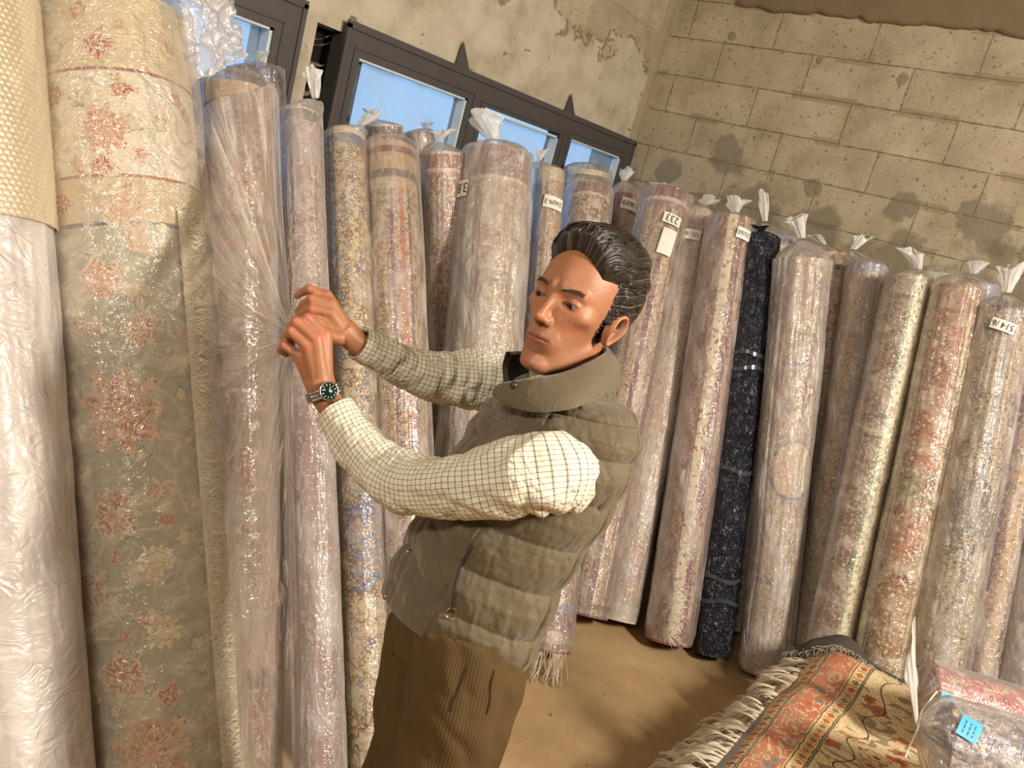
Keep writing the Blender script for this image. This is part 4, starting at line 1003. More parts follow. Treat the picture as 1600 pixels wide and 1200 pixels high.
sk, dn = skull(q); mm1, mm2, mm3 = hair_len(sk); mk = np.maximum(mm1, mm2)
zz_ = sk[..., 2]; tp = sstep(.05, .10, zz_); fq = sstep(.01, .075, sk[..., 1])*tp
tk = .008+.013*tp+.015*fq+.010*sstep(.03, -.08, sk[..., 1])*sstep(-.06, .04, zz_)-.004*sstep(.04, -.02, zz_)*sstep(-.02, .03, sk[..., 1])
off = (tk+.0035+r_.uniform(-.001, .0028, (N, 1)))*mk**.6*np.minimum(1, .25+s*4)*(1-.3*s**6)
pts = sk+dn*off[..., None]
for k in range(N):
    if mk[k].min() < .55: continue
    b.tube(h2w(pts[k]), .0013*np.sin(np.clip(s[0]*.96+.03, 0, 1)*pi)**.5+.0001, 4, caps=False)
t = NT('dark_hair'); u_, v_, _z = t.sep(t.uv())
sn = t.noise(t.comb(t.math('MULTIPLY', u_, 60.0), t.math('MULTIPLY', v_, 8.0)), 1.0, 3, dim='2D')
hc = t.ramp(t.noise(t.comb(t.math('MULTIPLY', u_, 34.0), t.math('MULTIPLY', v_, 9.0)), 1.0, 3, dim='2D'), [(.35, hx((18, 14, 12))), (.58, hx((40, 32, 27))), (.72, hx((112, 102, 90)))])
t.fin(hc, .34, t.bump(sn, .6, .004), .6)
M_hair = t.m
b.build('hair', M_hair, man)

# eyebrows
M_brow = plain('brown_brow_hair', (72, 50, 38), .6)
for side in (1, -1):
    b = MB(); r_ = np.random.default_rng(20+side)
    for k in range(110):
        f_ = .88*r_.random()**.8; p = np.array([side*(.013+.034*f_), .12, .0150+.0055*np.sin(f_*2.6)+r_.normal(0, .0016)])
        q = p+np.array([side*.008, 0, .0022*(1-f_*1.6)])*r_.uniform(.7, 1.2); ends = []
        for w__ in (p, q):
            tt_ = .12
            for _ in range(40): tt_ = tt_-np.clip(head_sdf(np.array([[w__[0], tt_, w__[2]]]))[0]*.7, -.01, .01)
            ends.append([w__[0], tt_+.0007, w__[2]])
        b.tube(h2w(np.array([ends[0], (np.array(ends[0])+ends[1])/2+[0, .0008, 0], ends[1]])), [.00034, .00034, .0001], 3, caps=False)
    b.build('eyebrow', M_brow, man)

# ---- cloth materials
def check_mat():
    t = NT('checked_shirt_cloth'); u, v, _ = t.sep(t.uv())
    def ln(a, w_, per=.0095):
        f = t.math('FRACT', t.math('DIVIDE', a, per)); return t.math('LESS_THAN', f, w_)
    m = t.math('ADD', t.math('MULTIPLY', ln(u, .15), .62), t.math('MULTIPLY', ln(v, .15), .62), clamp=True)
    c = t.mix(m, hx((224, 218, 198)), hx((84, 72, 54)))
    n2 = t.noise(t.pos(), 34, 3, .55)
    return t.fin(c, .85, t.bump(t.math('ADD', t.math('ABSOLUTE', t.math('SUBTRACT', t.noise(t.pos(), 17, 3, .55, dist=.8), .5)), t.math('MULTIPLY', n2, .35)), .8, .02), .15)
M_shirt = check_mat()
t = NT('olive_vest_cloth'); n = t.noise(t.pos(), 22, 4, .6)
c = t.mix(t.noise(t.pos(), 6, 3), hx((86, 75, 55)), hx((106, 93, 70)))
M_vest = t.fin(c, .62, t.bump(t.math('ADD', n, t.math('MULTIPLY', t.noise(t.pos(), 70, 3), .35)), .45, .010), .3)
t.b.inputs['Sheen Weight'].default_value = .25
M_vest_dark = plain('vest_lining', (40, 32, 26), .8)
t = NT('brown_corduroy'); x, y, z = t.sep(t.uv())
w1 = t.math('SINE', t.math('MULTIPLY', x, 1500.0))
c = t.mix(t.noise(t.pos(), 7, 4, .6), hx((72, 56, 33)), hx((98, 78, 49)))
M_cord = t.fin(c, .85, t.bump(t.math('ADD', t.math('MULTIPLY', w1, .12), t.noise(t.pos(), 16, 3)), .4, .006), .15)
t.b.inputs['Sheen Weight'].default_value = .0

# ---- sleeves
def sleeve(pix, rad, seed, nv=220, nu=120, wr=1.0, cuff=True):
    pts = interp(None, PX(*pix), np.linspace(0, 1, nv)); rd = interp(None, np.asarray(rad, float), np.linspace(0, 1, nv))
    T = np.gradient(pts, axis=0); T /= np.linalg.norm(T, axis=1)[:, None]; N = norm(np.cross(T[0], CF))
    th = np.arange(nu)/nu*2*pi; G = np.zeros((nv, nu, 3)); U = np.zeros((nv, nu, 2)); L = 0; c = th/(2*pi)
    for k in range(nv):
        N = N-T[k]*(N@T[k]); N /= np.linalg.norm(N); B = np.cross(T[k], N)
        if k: L += np.linalg.norm(pts[k]-pts[k-1])
        s = k/(nv-1); a = wr*sstep(0, .12, 1-s)*.9+.1
        # creases run round the sleeve at a slant, deeper near the elbow
        q = L*34+1.2*np.sin(th+seed)+.8*np.sin(2*th+seed*2)
        e1 = (np.abs(vnoise(q, np.cos(th)*1.3+seed, seed))*2-.4)
        e2 = np.abs(vnoise(c*7+L*9, L*22, seed+3, None))*2-.4
        elbow = math.exp(-((s-.42)/.13)**2)
        r = rd[k]*(1+a*(.15+.12*elbow)*e1*.9+a*.12*e2)
        G[k] = pts[k]+(r[:, None])*(np.cos(th)[:, None]*N+np.sin(th)[:, None]*B)
        U[k, :, 0] = (np.mod(c+.25, 1)-.5)*2*pi*rd[k]*1.08; U[k, :, 1] = L
    return G, U
shirt = MB()
LS = [(918, 745, 1.36), (900, 738, 1.315), (858, 737, 1.262), (800, 745, 1.262), (725, 758, 1.287), (648, 760, 1.345), (592, 728, 1.40), (552, 684, 1.425), (524, 641, 1.44)]
G, U = sleeve(LS, [.055, .062, .066, .062, .051, .050, .047, .041, .0345], 3)
# cuff rim turned inward
rim = G[-1:].copy(); cen = rim.mean(1, keepdims=True); G = np.concatenate([G, cen+(rim-cen)*1.02, cen+(rim-cen)*.90, cen+(rim-cen)*.86+(G[-20].mean(0)-G[-1].mean(0))*.3]); U = np.concatenate([U, U[-1:], U[-1:], U[-1:]])
shirt.grid(G, True, U)
RS = [(850, 640, 1.62), (800, 607, 1.665), (750, 596, 1.66), (700, 590, 1.64), (650, 579, 1.605), (604, 558, 1.565), (560, 536, 1.527)]
G, U = sleeve(RS, [.058, .062, .058, .053, .044, .037, .0315], 8)
rim = G[-1:].copy(); cen = rim.mean(1, keepdims=True); G = np.concatenate([G, cen+(rim-cen)*1.02, cen+(rim-cen)*.88, cen+(rim-cen)*.84+(G[-20].mean(0)-G[-1].mean(0))*.3]); U = np.concatenate([U, U[-1:], U[-1:], U[-1:]])
shirt.grid(G, True, U)
# shirt collar showing under the chin, and the cloth closing round the neck
cb = PX((828, 604, 1.40), (846, 612, 1.36), (880, 610, 1.35), (925, 590, 1.37), (938, 572, 1.44), (915, 570, 1.51), (870, 578, 1.52), (832, 590, 1.49))
ct = PX((826, 570, 1.41), (842, 584, 1.375), (880, 590, 1.365), (924, 572, 1.38), (934, 560, 1.44), (912, 556, 1.50), (868, 560, 1.51), (828, 566, 1.48))
tt = np.linspace(0, 1, 60); cb = interp(None, cb, tt); ct = interp(None, ct, tt)
G = np.stack([cb*(1-k)+ct*k for k in np.linspace(0, 1, 8)]); shirt.grid(G, U=np.stack(np.meshgrid(tt*.4, np.linspace(0, .04, 8)), -1))
shirt.build('shirt', M_shirt, man)

# ---- vest
D0 = 1.45
SEC = [((592, 934), (813, 1034), 0.180), ((612, 893), (829, 992), 0.183), ((632, 850), (849, 940), 0.183), ((655, 808), (877, 886), 0.185), ((682, 764), (907, 836), 0.195), ((712, 716), (939, 785), 0.203),
       ((738, 672), (961, 735), 0.207), ((760, 640), (973, 694), 0.201), ((782, 617), (973, 655), 0.179), ((800, 600), (955, 626), 0.138), ((815, 588), (943, 604), 0.100), ((828, 580), (947, 590), 0.078)]
front = interp(None, np.array([P(*a, D0) for a, b_, w_ in SEC]), np.linspace(0, 1, 260)); back = interp(None, np.array([P(*b_, D0) for a, b_, w_ in SEC]), np.linspace(0, 1, 260))
wid = interp(None, np.array([w_ for a, b_, w_ in SEC]), np.linspace(0, 1, 260))
LAT = norm(-CF*.96+CR*.26+CD*.02)
nu = 320; th = np.arange(nu)/nu*2*pi; ct_, st_ = np.cos(th), np.sin(th); e = 2/2.35
fx = np.sign(ct_)*np.abs(ct_)**e; fy = np.sign(st_)*np.abs(st_)**e
s = np.linspace(0, 1, 260)[:, None]; cen = (front+back)/2; hb = (front-back)/2
# theta 0 = front, pi/2 = his left (towards the camera), pi = back
thn = th[None, :]
side_seam = 2.25
chev = np.where(np.abs(st_)[None, :]*0+np.abs(((thn+pi) % (2*pi))-pi) < .95, .030*(.95-np.abs(((thn+pi) % (2*pi))-pi))/.95, 0)
sv = s*8.6+chev*-16-.12*np.cos(thn*2)
sv = sv+.07*vnoise(thn*4, s*5, 3)
seamd = np.abs(sv-np.round(sv))                    # 0 on a seam, .5 between
puff = np.sqrt(np.clip(seamd*2, 0, 1))*1.0
hem = sstep(.045, .075, s); puff = puff*hem+.55*(1-hem)*np.sqrt(np.clip(s/.05, 0, 1))
vs = np.minimum(np.abs(thn-side_seam), np.abs(thn-(2*pi-side_seam)))
vs = np.minimum(vs, np.abs(thn-pi/2+.55)*99)
puff = puff*np.sqrt(np.clip(vs/.05, 0, 1))
zipd = np.abs(((thn-.16+pi) % (2*pi))-pi); puff = puff*np.clip(.3+zipd/.10, 0, 1)
disp = .0125*puff+hem*(.004*vnoise(thn*9, s*26, 5)+.0045*np.abs(vnoise(thn*18+sv*2, s*30, 9))+.002*np.abs(vnoise(thn*40+sv*5, s*50, 10)))+.006*vnoise(thn*3, s*6, 12)
disp = disp*(1-.55*sstep(.86, 1, s))
G = cen[:, None, :]+hb[:, None, :]*fx[None, :, None]+LAT[None, None, :]*(wid[:, None]*fy[None, :])[..., None]
C0 = cen[:, None, :]; rd = G-C0; rd = rd/np.linalg.norm(rd, axis=2)[..., None]; G = G+rd*(disp-.012)[..., None]
vest = MB()
inner = G[0:1]; c_ = inner.mean(1, keepdims=True); up_ = (G[12].mean(0)-G[0].mean(0))
G = np.concatenate([c_+(inner-c_)*.93+up_*.5, c_+(inner-c_)*.95, G]); sU = np.concatenate([[[-.02], [-.01]], s])
vest.grid(G, True, np.stack([np.broadcast_to(th[None, :]*.2, G.shape[:2]), np.broadcast_to(sU, G.shape[:2])], -1))
VG = G[2:]
def on_vest(px, py, lift=.002):
    """nearest vest surface point under a pixel"""
    q = VG.reshape(-1, 3)-CAM; dd = q@CF; xx = 800+F_PX*(q@CR)/dd; yy = 600+F_PX*(q@CD)/dd
    e_ = np.hypot(xx-px, yy-py)+np.where(dd > 1.46, 1e3, 0); k = np.argmin(e_+dd*2)
    return VG.reshape(-1, 3)[k]-CF*lift
# padded rims of the armholes
def rim(path, radii, k, rt, sc_=1.0):
    pts = PX(*path); i = k; T = norm(pts[i+1]-pts[i-1]); N = norm(np.cross(T, [0, 0, 1])); B = np.cross(T, N)
    a = np.linspace(0, 2*pi, 60); R0 = radii[i]*sc_
    return pts[i]+R0*(np.cos(a)[:, None]*N+np.sin(a)[:, None]*B)
vest.tube(rim(LS, [.055, .062, .066, .062, .051], 1, .01, 1.10), .0085, 10, caps=False)
# stand-up collar
tp_ = PX((778, 600, 1.345), (800, 597, 1.325), (835, 592, 1.305), (880, 584, 1.312), (925, 566, 1.345), (952, 549, 1.42), (942, 541, 1.50), (900, 545, 1.545), (850, 549, 1.535), (812, 549, 1.51), (791, 550, 1.48))
bt_ = PX((772, 622, 1.335), (795, 634, 1.305), (835, 644, 1.270), (888, 640, 1.262), (940, 622, 1.325), (972, 606, 1.42), (960, 594, 1.52), (905, 592, 1.575), (850, 594, 1.57), (812, 598, 1.545), (790, 604, 1.50))
tt = np.linspace(0, 1, 110); tp_ = interp(None, tp_, tt); bt_ = interp(None, bt_, tt)
bul = norm(P(870, 590, 1.43)-CAM)*0
cc = P(872, 590, 1.43)
rows = []
for k in np.linspace(0, 1, 14):
    p = bt_*(1-k)+tp_*k; o_ = p-cc; o_ /= np.linalg.norm(o_, axis=1)[:, None]
    rows.append(p+o_*(.008*math.sin(k*pi)+.0015*vnoise(tt*30, k*5, 3)[:, None]))
outer = np.array(rows); o_ = outer-cc; o_ /= np.linalg.norm(o_, axis=2)[..., None]
innr = outer-o_*.011
top_r = (outer[-1]+innr[-1])/2+(outer[-1]-outer[-3])*.35
vest.grid(np.concatenate([outer, top_r[None], innr[::-1]]), U=None)
vest.build('vest', M_vest, man)
lin = MB(); lin.grid(innr-o_*.0015, flip=True); lin.build('collar_lining', M_vest_dark, man)
# pocket zip, its ring puller, snaps
zp = np.array([on_vest(*q, .003) for q in ((738, 852), (728, 868), (720, 885), (714, 905), (710, 925), (707, 945), (706, 955))])
b = MB(); b.tube(interp(None, zp, np.linspace(0, 1, 30)), .0022, 8); b.build('pocket_zip', M_vest_dark, man)
b = MB(); c_ = on_vest(707, 957, .008); a = np.linspace(0, 2*pi, 24); ring = c_+.0085*(np.cos(a)[:, None]*CR+np.sin(a)[:, None]*CD); b.tube(ring, .0011, 6, caps=False)
M_brass = plain('brass', (206, 190, 150), .3, 1)
b.build('zip_puller', M_brass, man)
M_snap = plain('snap_metal', (150, 144, 136), .3, .8)
for q in ((638, 862), (602, 932)):
    b = MB(); c_ = on_vest(*q, .002); b.ball(c_, .0062, 8); b.build('snap', M_snap, man)
b = MB(); b.ball(P(803, 602, 1.312), .007, 8); b.build('snap', plain('dark_snap', (54, 42, 34), .4), man)

# ---- trousers
tr = MB()
tr.tube(PX((740, 930, 1.45), (724, 985, 1.45), (716, 1030, 1.45)), [.118, .126, .118], 28)
tr.tube(np.array([P(742, 985, 1.37), P(732, 1040, 1.365), P(716, 1100, 1.365), P(702, 1160, 1.38), np.array([-3.37, -1.99, .50]), np.array([-3.37, -2.0, .25]), np.array([-3.37, -2.01, .06])]), [.105, .101, .094, .088, .074, .068, .068], 26)
tr.tube(np.array([P(690, 985, 1.50), P(676, 1040, 1.53), P(660, 1100, 1.55), P(655, 1160, 1.57), np.array([-3.21, -1.80, .50]), np.array([-3.21, -1.81, .25]), np.array([-3.21, -1.82, .06])]), [.105, .100, .092, .086, .074, .068, .068], 26)
Vt, Ft = remeshed(tr, .006, 6)
k = Vt
# cloth folds fanning from the hip and across the thigh
o_ = Vt-np.array([-3.29, -1.90, 0]); o_[:, 2] = 0; nrm = o_/(np.linalg.norm(o_, axis=1)[:, None]+1e-6); ang = np.arctan2(o_[:, 1], o_[:, 0])
f_ = .010*(np.abs(vnoise(Vt[:, 2]*9+ang*1.4, ang*2.0, 4))*2-.4)+.004*(np.abs(vnoise(Vt[:, 2]*25+ang*3, ang*4, 9))*2-.4)
Vt = Vt+nrm*f_[:, None]
Ut = np.stack([ang*.12, Vt[:, 2]], -1)
b = MB(); b.add(Vt, Ft, Ut); b.build('trousers', M_cord, man)
def near_pt(px, py):
    q = Vt-CAM; dd = q@CF; xx = 800+F_PX*(q@CR)/dd; yy = 600+F_PX*(q@CD)/dd
    k = np.argmin(np.hypot(xx-px, yy-py)+dd*60); return Vt[k]-CF*.001
M_seam = plain('trouser_seam', (66, 46, 24), .9)
b = MB(); b.tube(interp(None, np.array([near_pt(*q) for q in ((772, 1045), (768, 1070), (764, 1095), (762, 1115))]), np.linspace(0, 1, 16)), .0016, 6); b.build('pocket_seam', M_seam, man)
b = MB(); b.tube(interp(None, np.array([near_pt(*q) for q in ((730, 1042), (722, 1065), (712, 1090), (704, 1110))]), np.linspace(0, 1, 16)), .0016, 6); b.build('pocket_seam', M_seam, man)
# shoes
M_shoe = plain('brown_shoe_leather', (62, 42, 30), .45)
FWD = norm(np.array([-.56, .82, 0])); SD = np.array([-FWD[1], FWD[0], 0])
for c_ in (np.array([-3.37, -2.01, 0]), np.array([-3.21, -1.82, 0])):
    ss = np.linspace(0, 1, 24); hgt_ = np.interp(ss, [0, .05, .2, .45, .7, .93, 1], [.03, .075, .095, .085, .055, .035, .012]); wd_ = np.interp(ss, [0, .05, .25, .55, .75, .93, 1], [.018, .032, .036, .042, .046, .030, .008])
    a = np.arange(24)/24*2*pi; G = np.zeros((24, 24, 3))
    for i in range(24):
        G[i] = c_+FWD*(-.09+.29*ss[i])+SD*(np.cos(a)*wd_[i])[:, None]+np.array([0, 0, 1])*(np.maximum(.002, hgt_[i]/2*(1+np.sin(a)*.98)))[:, None]
    b = MB(); b.grid(G, True, caps=True); b.build('shoe', M_shoe, man)

# ---- wrist watch
wc = P(505, 614, 1.445); wax = norm(P(498, 590, 1.44)-P(520, 645, 1.446)); wn_ = -CF*.86+CR*.46-CD*.10; wn_ = norm(wn_-wax*(wn_@wax)); ws = np.cross(wax, wn_)
M_steel = plain('watch_steel', (176, 176, 172), .22, 1)
root_w = MB()
cw = wc+wn_*.0315
def disc(mb, c, r0, r1, z0, z1, n=48):
    a = np.arange(n)/n*2*pi; ring_ = lambda r, z: c+r*(np.cos(a)[:, None]*ws+np.sin(a)[:, None]*wax)+wn_*z
    mb.grid(np.stack([ring_(.0001, z0), ring_(r0, z0), ring_(r1, z1), ring_(.0001, z1)]), True)
disc(root_w, cw, .0168, .0168, -.005, .004); 
a = np.arange(48)/48*2*pi
rb = lambda r, z: cw+r*(np.cos(a)[:, None]*ws+np.sin(a)[:, None]*wax)+wn_*z
root_w.grid(np.stack([rb(.0170, .001), rb(.0173, .004), rb(.0160, .0060), rb(.0148, .0060), rb(.0142, .0045)]), True)
root_w.tube(np.array([cw+ws*.0160, cw+ws*.0200]), .0022, 10)
wt = root_w.build('wrist_watch', M_steel, man)
b = MB(); disc(b, cw, .0145, .0145, .0040, .0046); b.build('dial', plain('dark_green_dial', (14, 34, 26), .2), wt)
b = MB()
for k in range(12):
    an = k/12*2*pi; u1 = cos(an)*ws+sin(an)*wax; b.tube(np.array([cw+u1*.0095+wn_*.0050, cw+u1*.0126+wn_*.0050]), 0.0005 if k % 3 else .0008, 6)
b.tube(np.array([cw+wn_*.0052, cw+(wax*.6+ws*.5)*.010+wn_*.0052]), .0006, 6); b.tube(np.array([cw+wn_*.0052, cw+(-wax*.2+ws*.9)*.006+wn_*.0052]), .0008, 6)
b.build('markers_and_hands', plain('luminous_marks', (226, 230, 220), .4), wt)
b = MB()
for k in range(30):
    an = radians(34)+(2*pi-radians(68))*k/29; R1, R2 = .0325, .0290
    c_ = wc+wn_*cos(an)*R1+ws*sin(an)*R2; tn = norm(-wn_*sin(an)*R1+ws*cos(an)*R2); ou = norm(c_-wc)
    w_ = .0085-.0015*abs(sin(an/2))
    for dx_, ww in ((-.0062, .0024), (0, .0034), (.0062, .0024)):
        cc_ = c_+wax*dx_; b.add([cc_+tn*sx*.0030+wax*sy*ww+ou*sz*.0013 for sz in (-1, 1) for sy in (-1, 1) for sx in (-1, 1)], [(0, 2, 3, 1), (4, 5, 7, 6), (0, 1, 5, 4), (1, 3, 7, 5), (3, 2, 6, 7), (2, 0, 4, 6)])
b.build('bracelet', M_steel, wt)

# ---- the plastic he pulls: part of the red roll's wrapping
g = ROLLS['L2']; pin = P(456, 520, 1.50)
def pull(edge, pinch, nx, ny, amp, seed, folds=11, sag=.02, pin_w=.012, spread=None):
    E_ = interp(None, np.array(edge), np.linspace(0, 1, nx)); tt = np.linspace(0, 1, ny)[:, None, None]
    x_ = np.linspace(-1, 1, nx)
    Pn = pinch+(norm(CD)*1.0)[None, :]*(x_*pin_w)[:, None]
    G = E_[None]*(1-tt)+Pn[None]*tt
    N = norm(CAM-G.mean((0, 1)))
    S_, T_ = np.broadcast_arrays(np.linspace(0, 1, nx)[None, :], tt[..., 0])
    fold = np.abs(vnoise(S_*folds, T_*1.2, seed))*2+.5*np.abs(vnoise(S_*folds*2.7, T_*2, seed+1))*2-.6
    env = np.sin(np.clip(T_, 0, 1)*pi)**.7*(1-.55*T_)
    G = G+N*(amp*fold*env)[..., None]-np.array([0, 0, 1.])*(sag*np.sin(T_*pi))[..., None]
    return G, np.stack([S_*.35, T_*.5], -1)
def onroll(px, py, k=1.02):
    u, v = g_uv(g, px, py); return surf(g, g.R*k, np.array(u*g.R*k/g.r), np.array(v))
edge = [P(436, 150, 2.30), P(425, 130, 2.30), onroll(400, 140), onroll(365, 150), onroll(330, 165), onroll(306, 210), onroll(305, 290), onroll(310, 370), onroll(318, 440), onroll(326, 500), onroll(330, 560), onroll(336, 620)]
b = MB(); G, U = pull(edge, pin, 240, 90, .075, 5, 15); b.grid(G, U=U)
lower = [onroll(336, 620), onroll(340, 700), P(352, 820, 1.95), P(366, 1000, 1.78), P(380, 1190, 1.66), P(420, 1260, 1.62), P(462, 1240, 1.64), P(470, 1100, 1.70), P(470, 960, 1.74), P(466, 820, 1.74), P(462, 700, 1.70), P(460, 620, 1.64)]
G, U = pull(lower, P(455, 532, 1.50), 200, 110, .05, 8, 9, .0, .010); b.grid(G, U=U*np.array([1, 2]))
b.build('pulled_plastic', FILM_PULL, g.root)
# bunch squeezed inside the fists
b = MB(); b.tube(PX((452, 508, 1.50), (462, 512, 1.475), (470, 520, 1.47), (466, 545, 1.468), (470, 560, 1.475)), [.010, .014, .012, .014, .02], 16); b.build('gathered_plastic', FILM_KNOT, g.root)
# ============================================================ THE PILE OF RUGS, lower right
def pile_rug_mat(name, seedv, field, pal):
    return carpet(name, 1, field, [mid(seedv, pal, sc=12), dense(seedv+1, pal, sc=30)], [(15, CREAM, .04, seedv)])
# UV for the top rug: u = metres in from the fringed edge, v = metres along
def top_rug_mat():
    t = NT('persian_border_rug'); uv = t.uv(); u, v, _ = t.sep(uv)
    wob = t.math('MULTIPLY', t.math('SUBTRACT', t.noise(uv, 30, 2, dim='2D'), .5), .010); uw = t.math('ADD', u, wob)
    base = t.mix(1.0, hx(CREAM), hx((214, 190, 142)))
    def band(a, b_, c):
        nonlocal base
        base = t.mix(t.math('MULTIPLY', t.math('GREATER_THAN', u, a), t.math('LESS_THAN', u, b_)), base, hx(c))
    # main border: coral ground with a wavy beige meander
    band(.055, .145, (184, 104, 76))
    mea = t.noise(t.vmath('MULTIPLY', uv, (1.0, .8, 1)), 30, 3, .6, dim='2D', dist=1.6)
    inb = t.math('MULTIPLY', t.math('GREATER_THAN', u, .058), t.math('LESS_THAN', u, .142))
    base = t.mix(t.math('MULTIPLY', inb, t.math('GREATER_THAN', mea, .54)), base, hx((206, 172, 138)))
    base = t.mix(t.math('MULTIPLY', inb, t.math('LESS_THAN', t.math('ABSOLUTE', t.math('SUBTRACT', mea, .54)), .012)), base, hx((130, 64, 48)))
    fl = flowers(t, uv, base, 17, .36, 5, [(206, 150, 110), (104, 130, 140), (196, 92, 66)], (70, 84, 100), (120, 60, 46), .55, .6, 5.)
    base = t.mix(inb, base, fl)
    # two guard borders with small diamonds
    for (a, b_) in ((.010, .044), (.157, .192)):
        band(a, b_, (222, 190, 132))
        lu = t.math('SUBTRACT', u, (a+b_)/2); lv = t.math('SUBTRACT', t.math('FRACT', t.math('DIVIDE', v, .042)), .5)
        cellid = t.math('FRACT', t.math('MULTIPLY', t.math('FLOOR', t.math('DIVIDE', v, .042)), .37))
        dm = t.math('ADD', t.math('ABSOLUTE', t.math('MULTIPLY', lu, 26.0)), t.math('ABSOLUTE', t.math('MULTIPLY', lv, 1.15)))
        inn = t.math('MULTIPLY', t.math('GREATER_THAN', u, a+.003), t.math('LESS_THAN', u, b_-.003))
        base = t.mix(t.math('MULTIPLY', inn, t.math('LESS_THAN', dm, .40)), base, t.ramp(cellid, [(0, hx((196, 100, 72))), (.35, hx((120, 130, 124))), (.7, hx((206, 128, 84)))], 'CONSTANT'))
        base = t.mix(t.math('MULTIPLY', inn, t.math('LESS_THAN', t.math('ABSOLUTE', t.math('SUBTRACT', dm, .22)), .05)), base, hx((56, 44, 50)))
        cross = t.math('LESS_THAN', t.math('ABSOLUTE', t.math('SUBTRACT', t.math('ABSOLUTE', lv), .5)), .07)
        base = t.mix(t.math('MULTIPLY', inn, cross), base, hx((184, 116, 84)))
    for a in (.044, .050, .151, .194, .200): 
        base = t.mix(t.math('LESS_THAN', t.math('ABSOLUTE', t.math('SUBTRACT', uw, a)), .0019), base, hx((44, 42, 58)))
    # cream field with olive and rust leaves
    inf = t.math('GREATER_THAN', u, .205)
    f0 = hx((226, 204, 160)); n = t.noise(t.vmath('MULTIPLY', uv, (1, 2.0, 1)), 11, 3, .55, dim='2D', dist=1.0)
    fc = t.mix(t.math('GREATER_THAN', n, .60), f0, hx((150, 134, 100))); 
    fc = t.mix(t.math('LESS_THAN', t.math('ABSOLUTE', t.math('SUBTRACT', n, .60)), .010), fc, hx((96, 78, 60)))
    fc = flowers(t, t.vmath('MULTIPLY', uv, (.7, 1.2, 1)), fc, 12, .42, 5, [(190, 90, 62), (206, 160, 110), (178, 104, 80), (226, 196, 150)], (120, 60, 46), (150, 100, 72), .6, .7, 9.)
    base = t.mix(inf, base, fc)
    corn = t.math('LESS_THAN', t.math('ABSOLUTE', t.math('SUBTRACT', t.math('ADD', u, t.math('MULTIPLY', t.math('SINE', t.math('MULTIPLY', v, 34.0)), .022)), .275)), .0028)
    base = t.mix(corn, base, hx((56, 44, 40)))
    sp_ = t.new('TexVoronoi', voronoi_dimensions='2D'); t.set(sp_.inputs['Vector'], uv); sp_.inputs['Scale'].default_value = 150
    base = t.mix(t.math('MULTIPLY', t.math('GREATER_THAN', t.sep(sp_.outputs['Color'])[0], .72), .35), base, hx((150, 118, 90)))
    base = t.mix(t.ramp(t.noise(uv, 6, 4, .6, dim='2D'), [(.35, 0.0), (.7, .38)]), base, hx((168, 146, 118)))  # fold and pile shading put into the colour as mottled tan
    return t.fin(base, .92, t.bump(t.math('ADD', t.noise(uv, 300, 1, dim='2D'), t.math('MULTIPLY', t.noise(uv, 16, 3, dim='2D'), 2.0)), .5, .004), .15)
# profile of the stack: y falls to the right of the picture, x runs away from the camera
XN, XF = -3.0, -1.02
def layer_edge(x, k):
    """y of the left edge of layer k (0 = lowest)"""
    return -1.93-.030*k+.012*np.sin(x*3+k)+.010*vnoise(x*5, k*3.1, 4)
nl = 7; zt = .06
colours = [((150, 110, 90), [RED, GREY, CREAM]), ((176, 150, 120), [ROSE, BLUE, CREAM]), ((128, 84, 72), [CREAM, GREY]), ((190, 166, 130), [RED, SAGE]), ((140, 110, 100), [SALM, NAVY]), ((196, 176, 140), [ROSE, TAN])]
words = ['lowest rug in the pile, only its cream fringe showing at floor level', 'second rug from the floor in the pile, cream fringe hanging over', 'third rug from the floor in the pile, cream fringe hanging over', 'fourth rug from the floor in the pile, shaggy fringe', 'fifth rug from the floor in the pile, shaggy fringe', 'rug just beneath the patterned top one, long loose fringe']
def fringe_run(xa, xb, yf, zf, n, drop, seed, out=.02, far=False):
    r_ = np.random.default_rng(seed); m = MB(); s = np.linspace(0, 1, 7)
    nk_ = int((xb-xa)/.017); kx = xa+(xb-xa)*np.sort(r_.random(nk_)); kd = r_.normal(0, .030, nk_); ko = r_.uniform(.3, 1.6, nk_); kl = r_.uniform(.6, 1.4, nk_)
    for k in range(n):
        j = r_.integers(nk_); x = kx[j]+r_.normal(0, .003); y = yf(x); z = zf(x); L = drop*(.75+.35*r_.random())*kl[j]
        cl = vnoise(x*40, seed*1.7, 3); dx = (r_.normal(0, .009)+kd[j]+.02*float(cl))*s+.005*np.sin(s*8+r_.random()*6)*s; dy = out*(1-(1-s)**2)*(.85+.3*r_.random())*ko[j]+r_.normal(0, .004)*s
        dz = -L*s**1.5+.006*np.sin(s*pi)
        c = np.stack([x+dx, y+dy, np.maximum(z+dz, .004)], -1); wd = np.array([.0021, .0008, 0])
        m.grid(np.stack([c-wd, c+wd]))
    return m
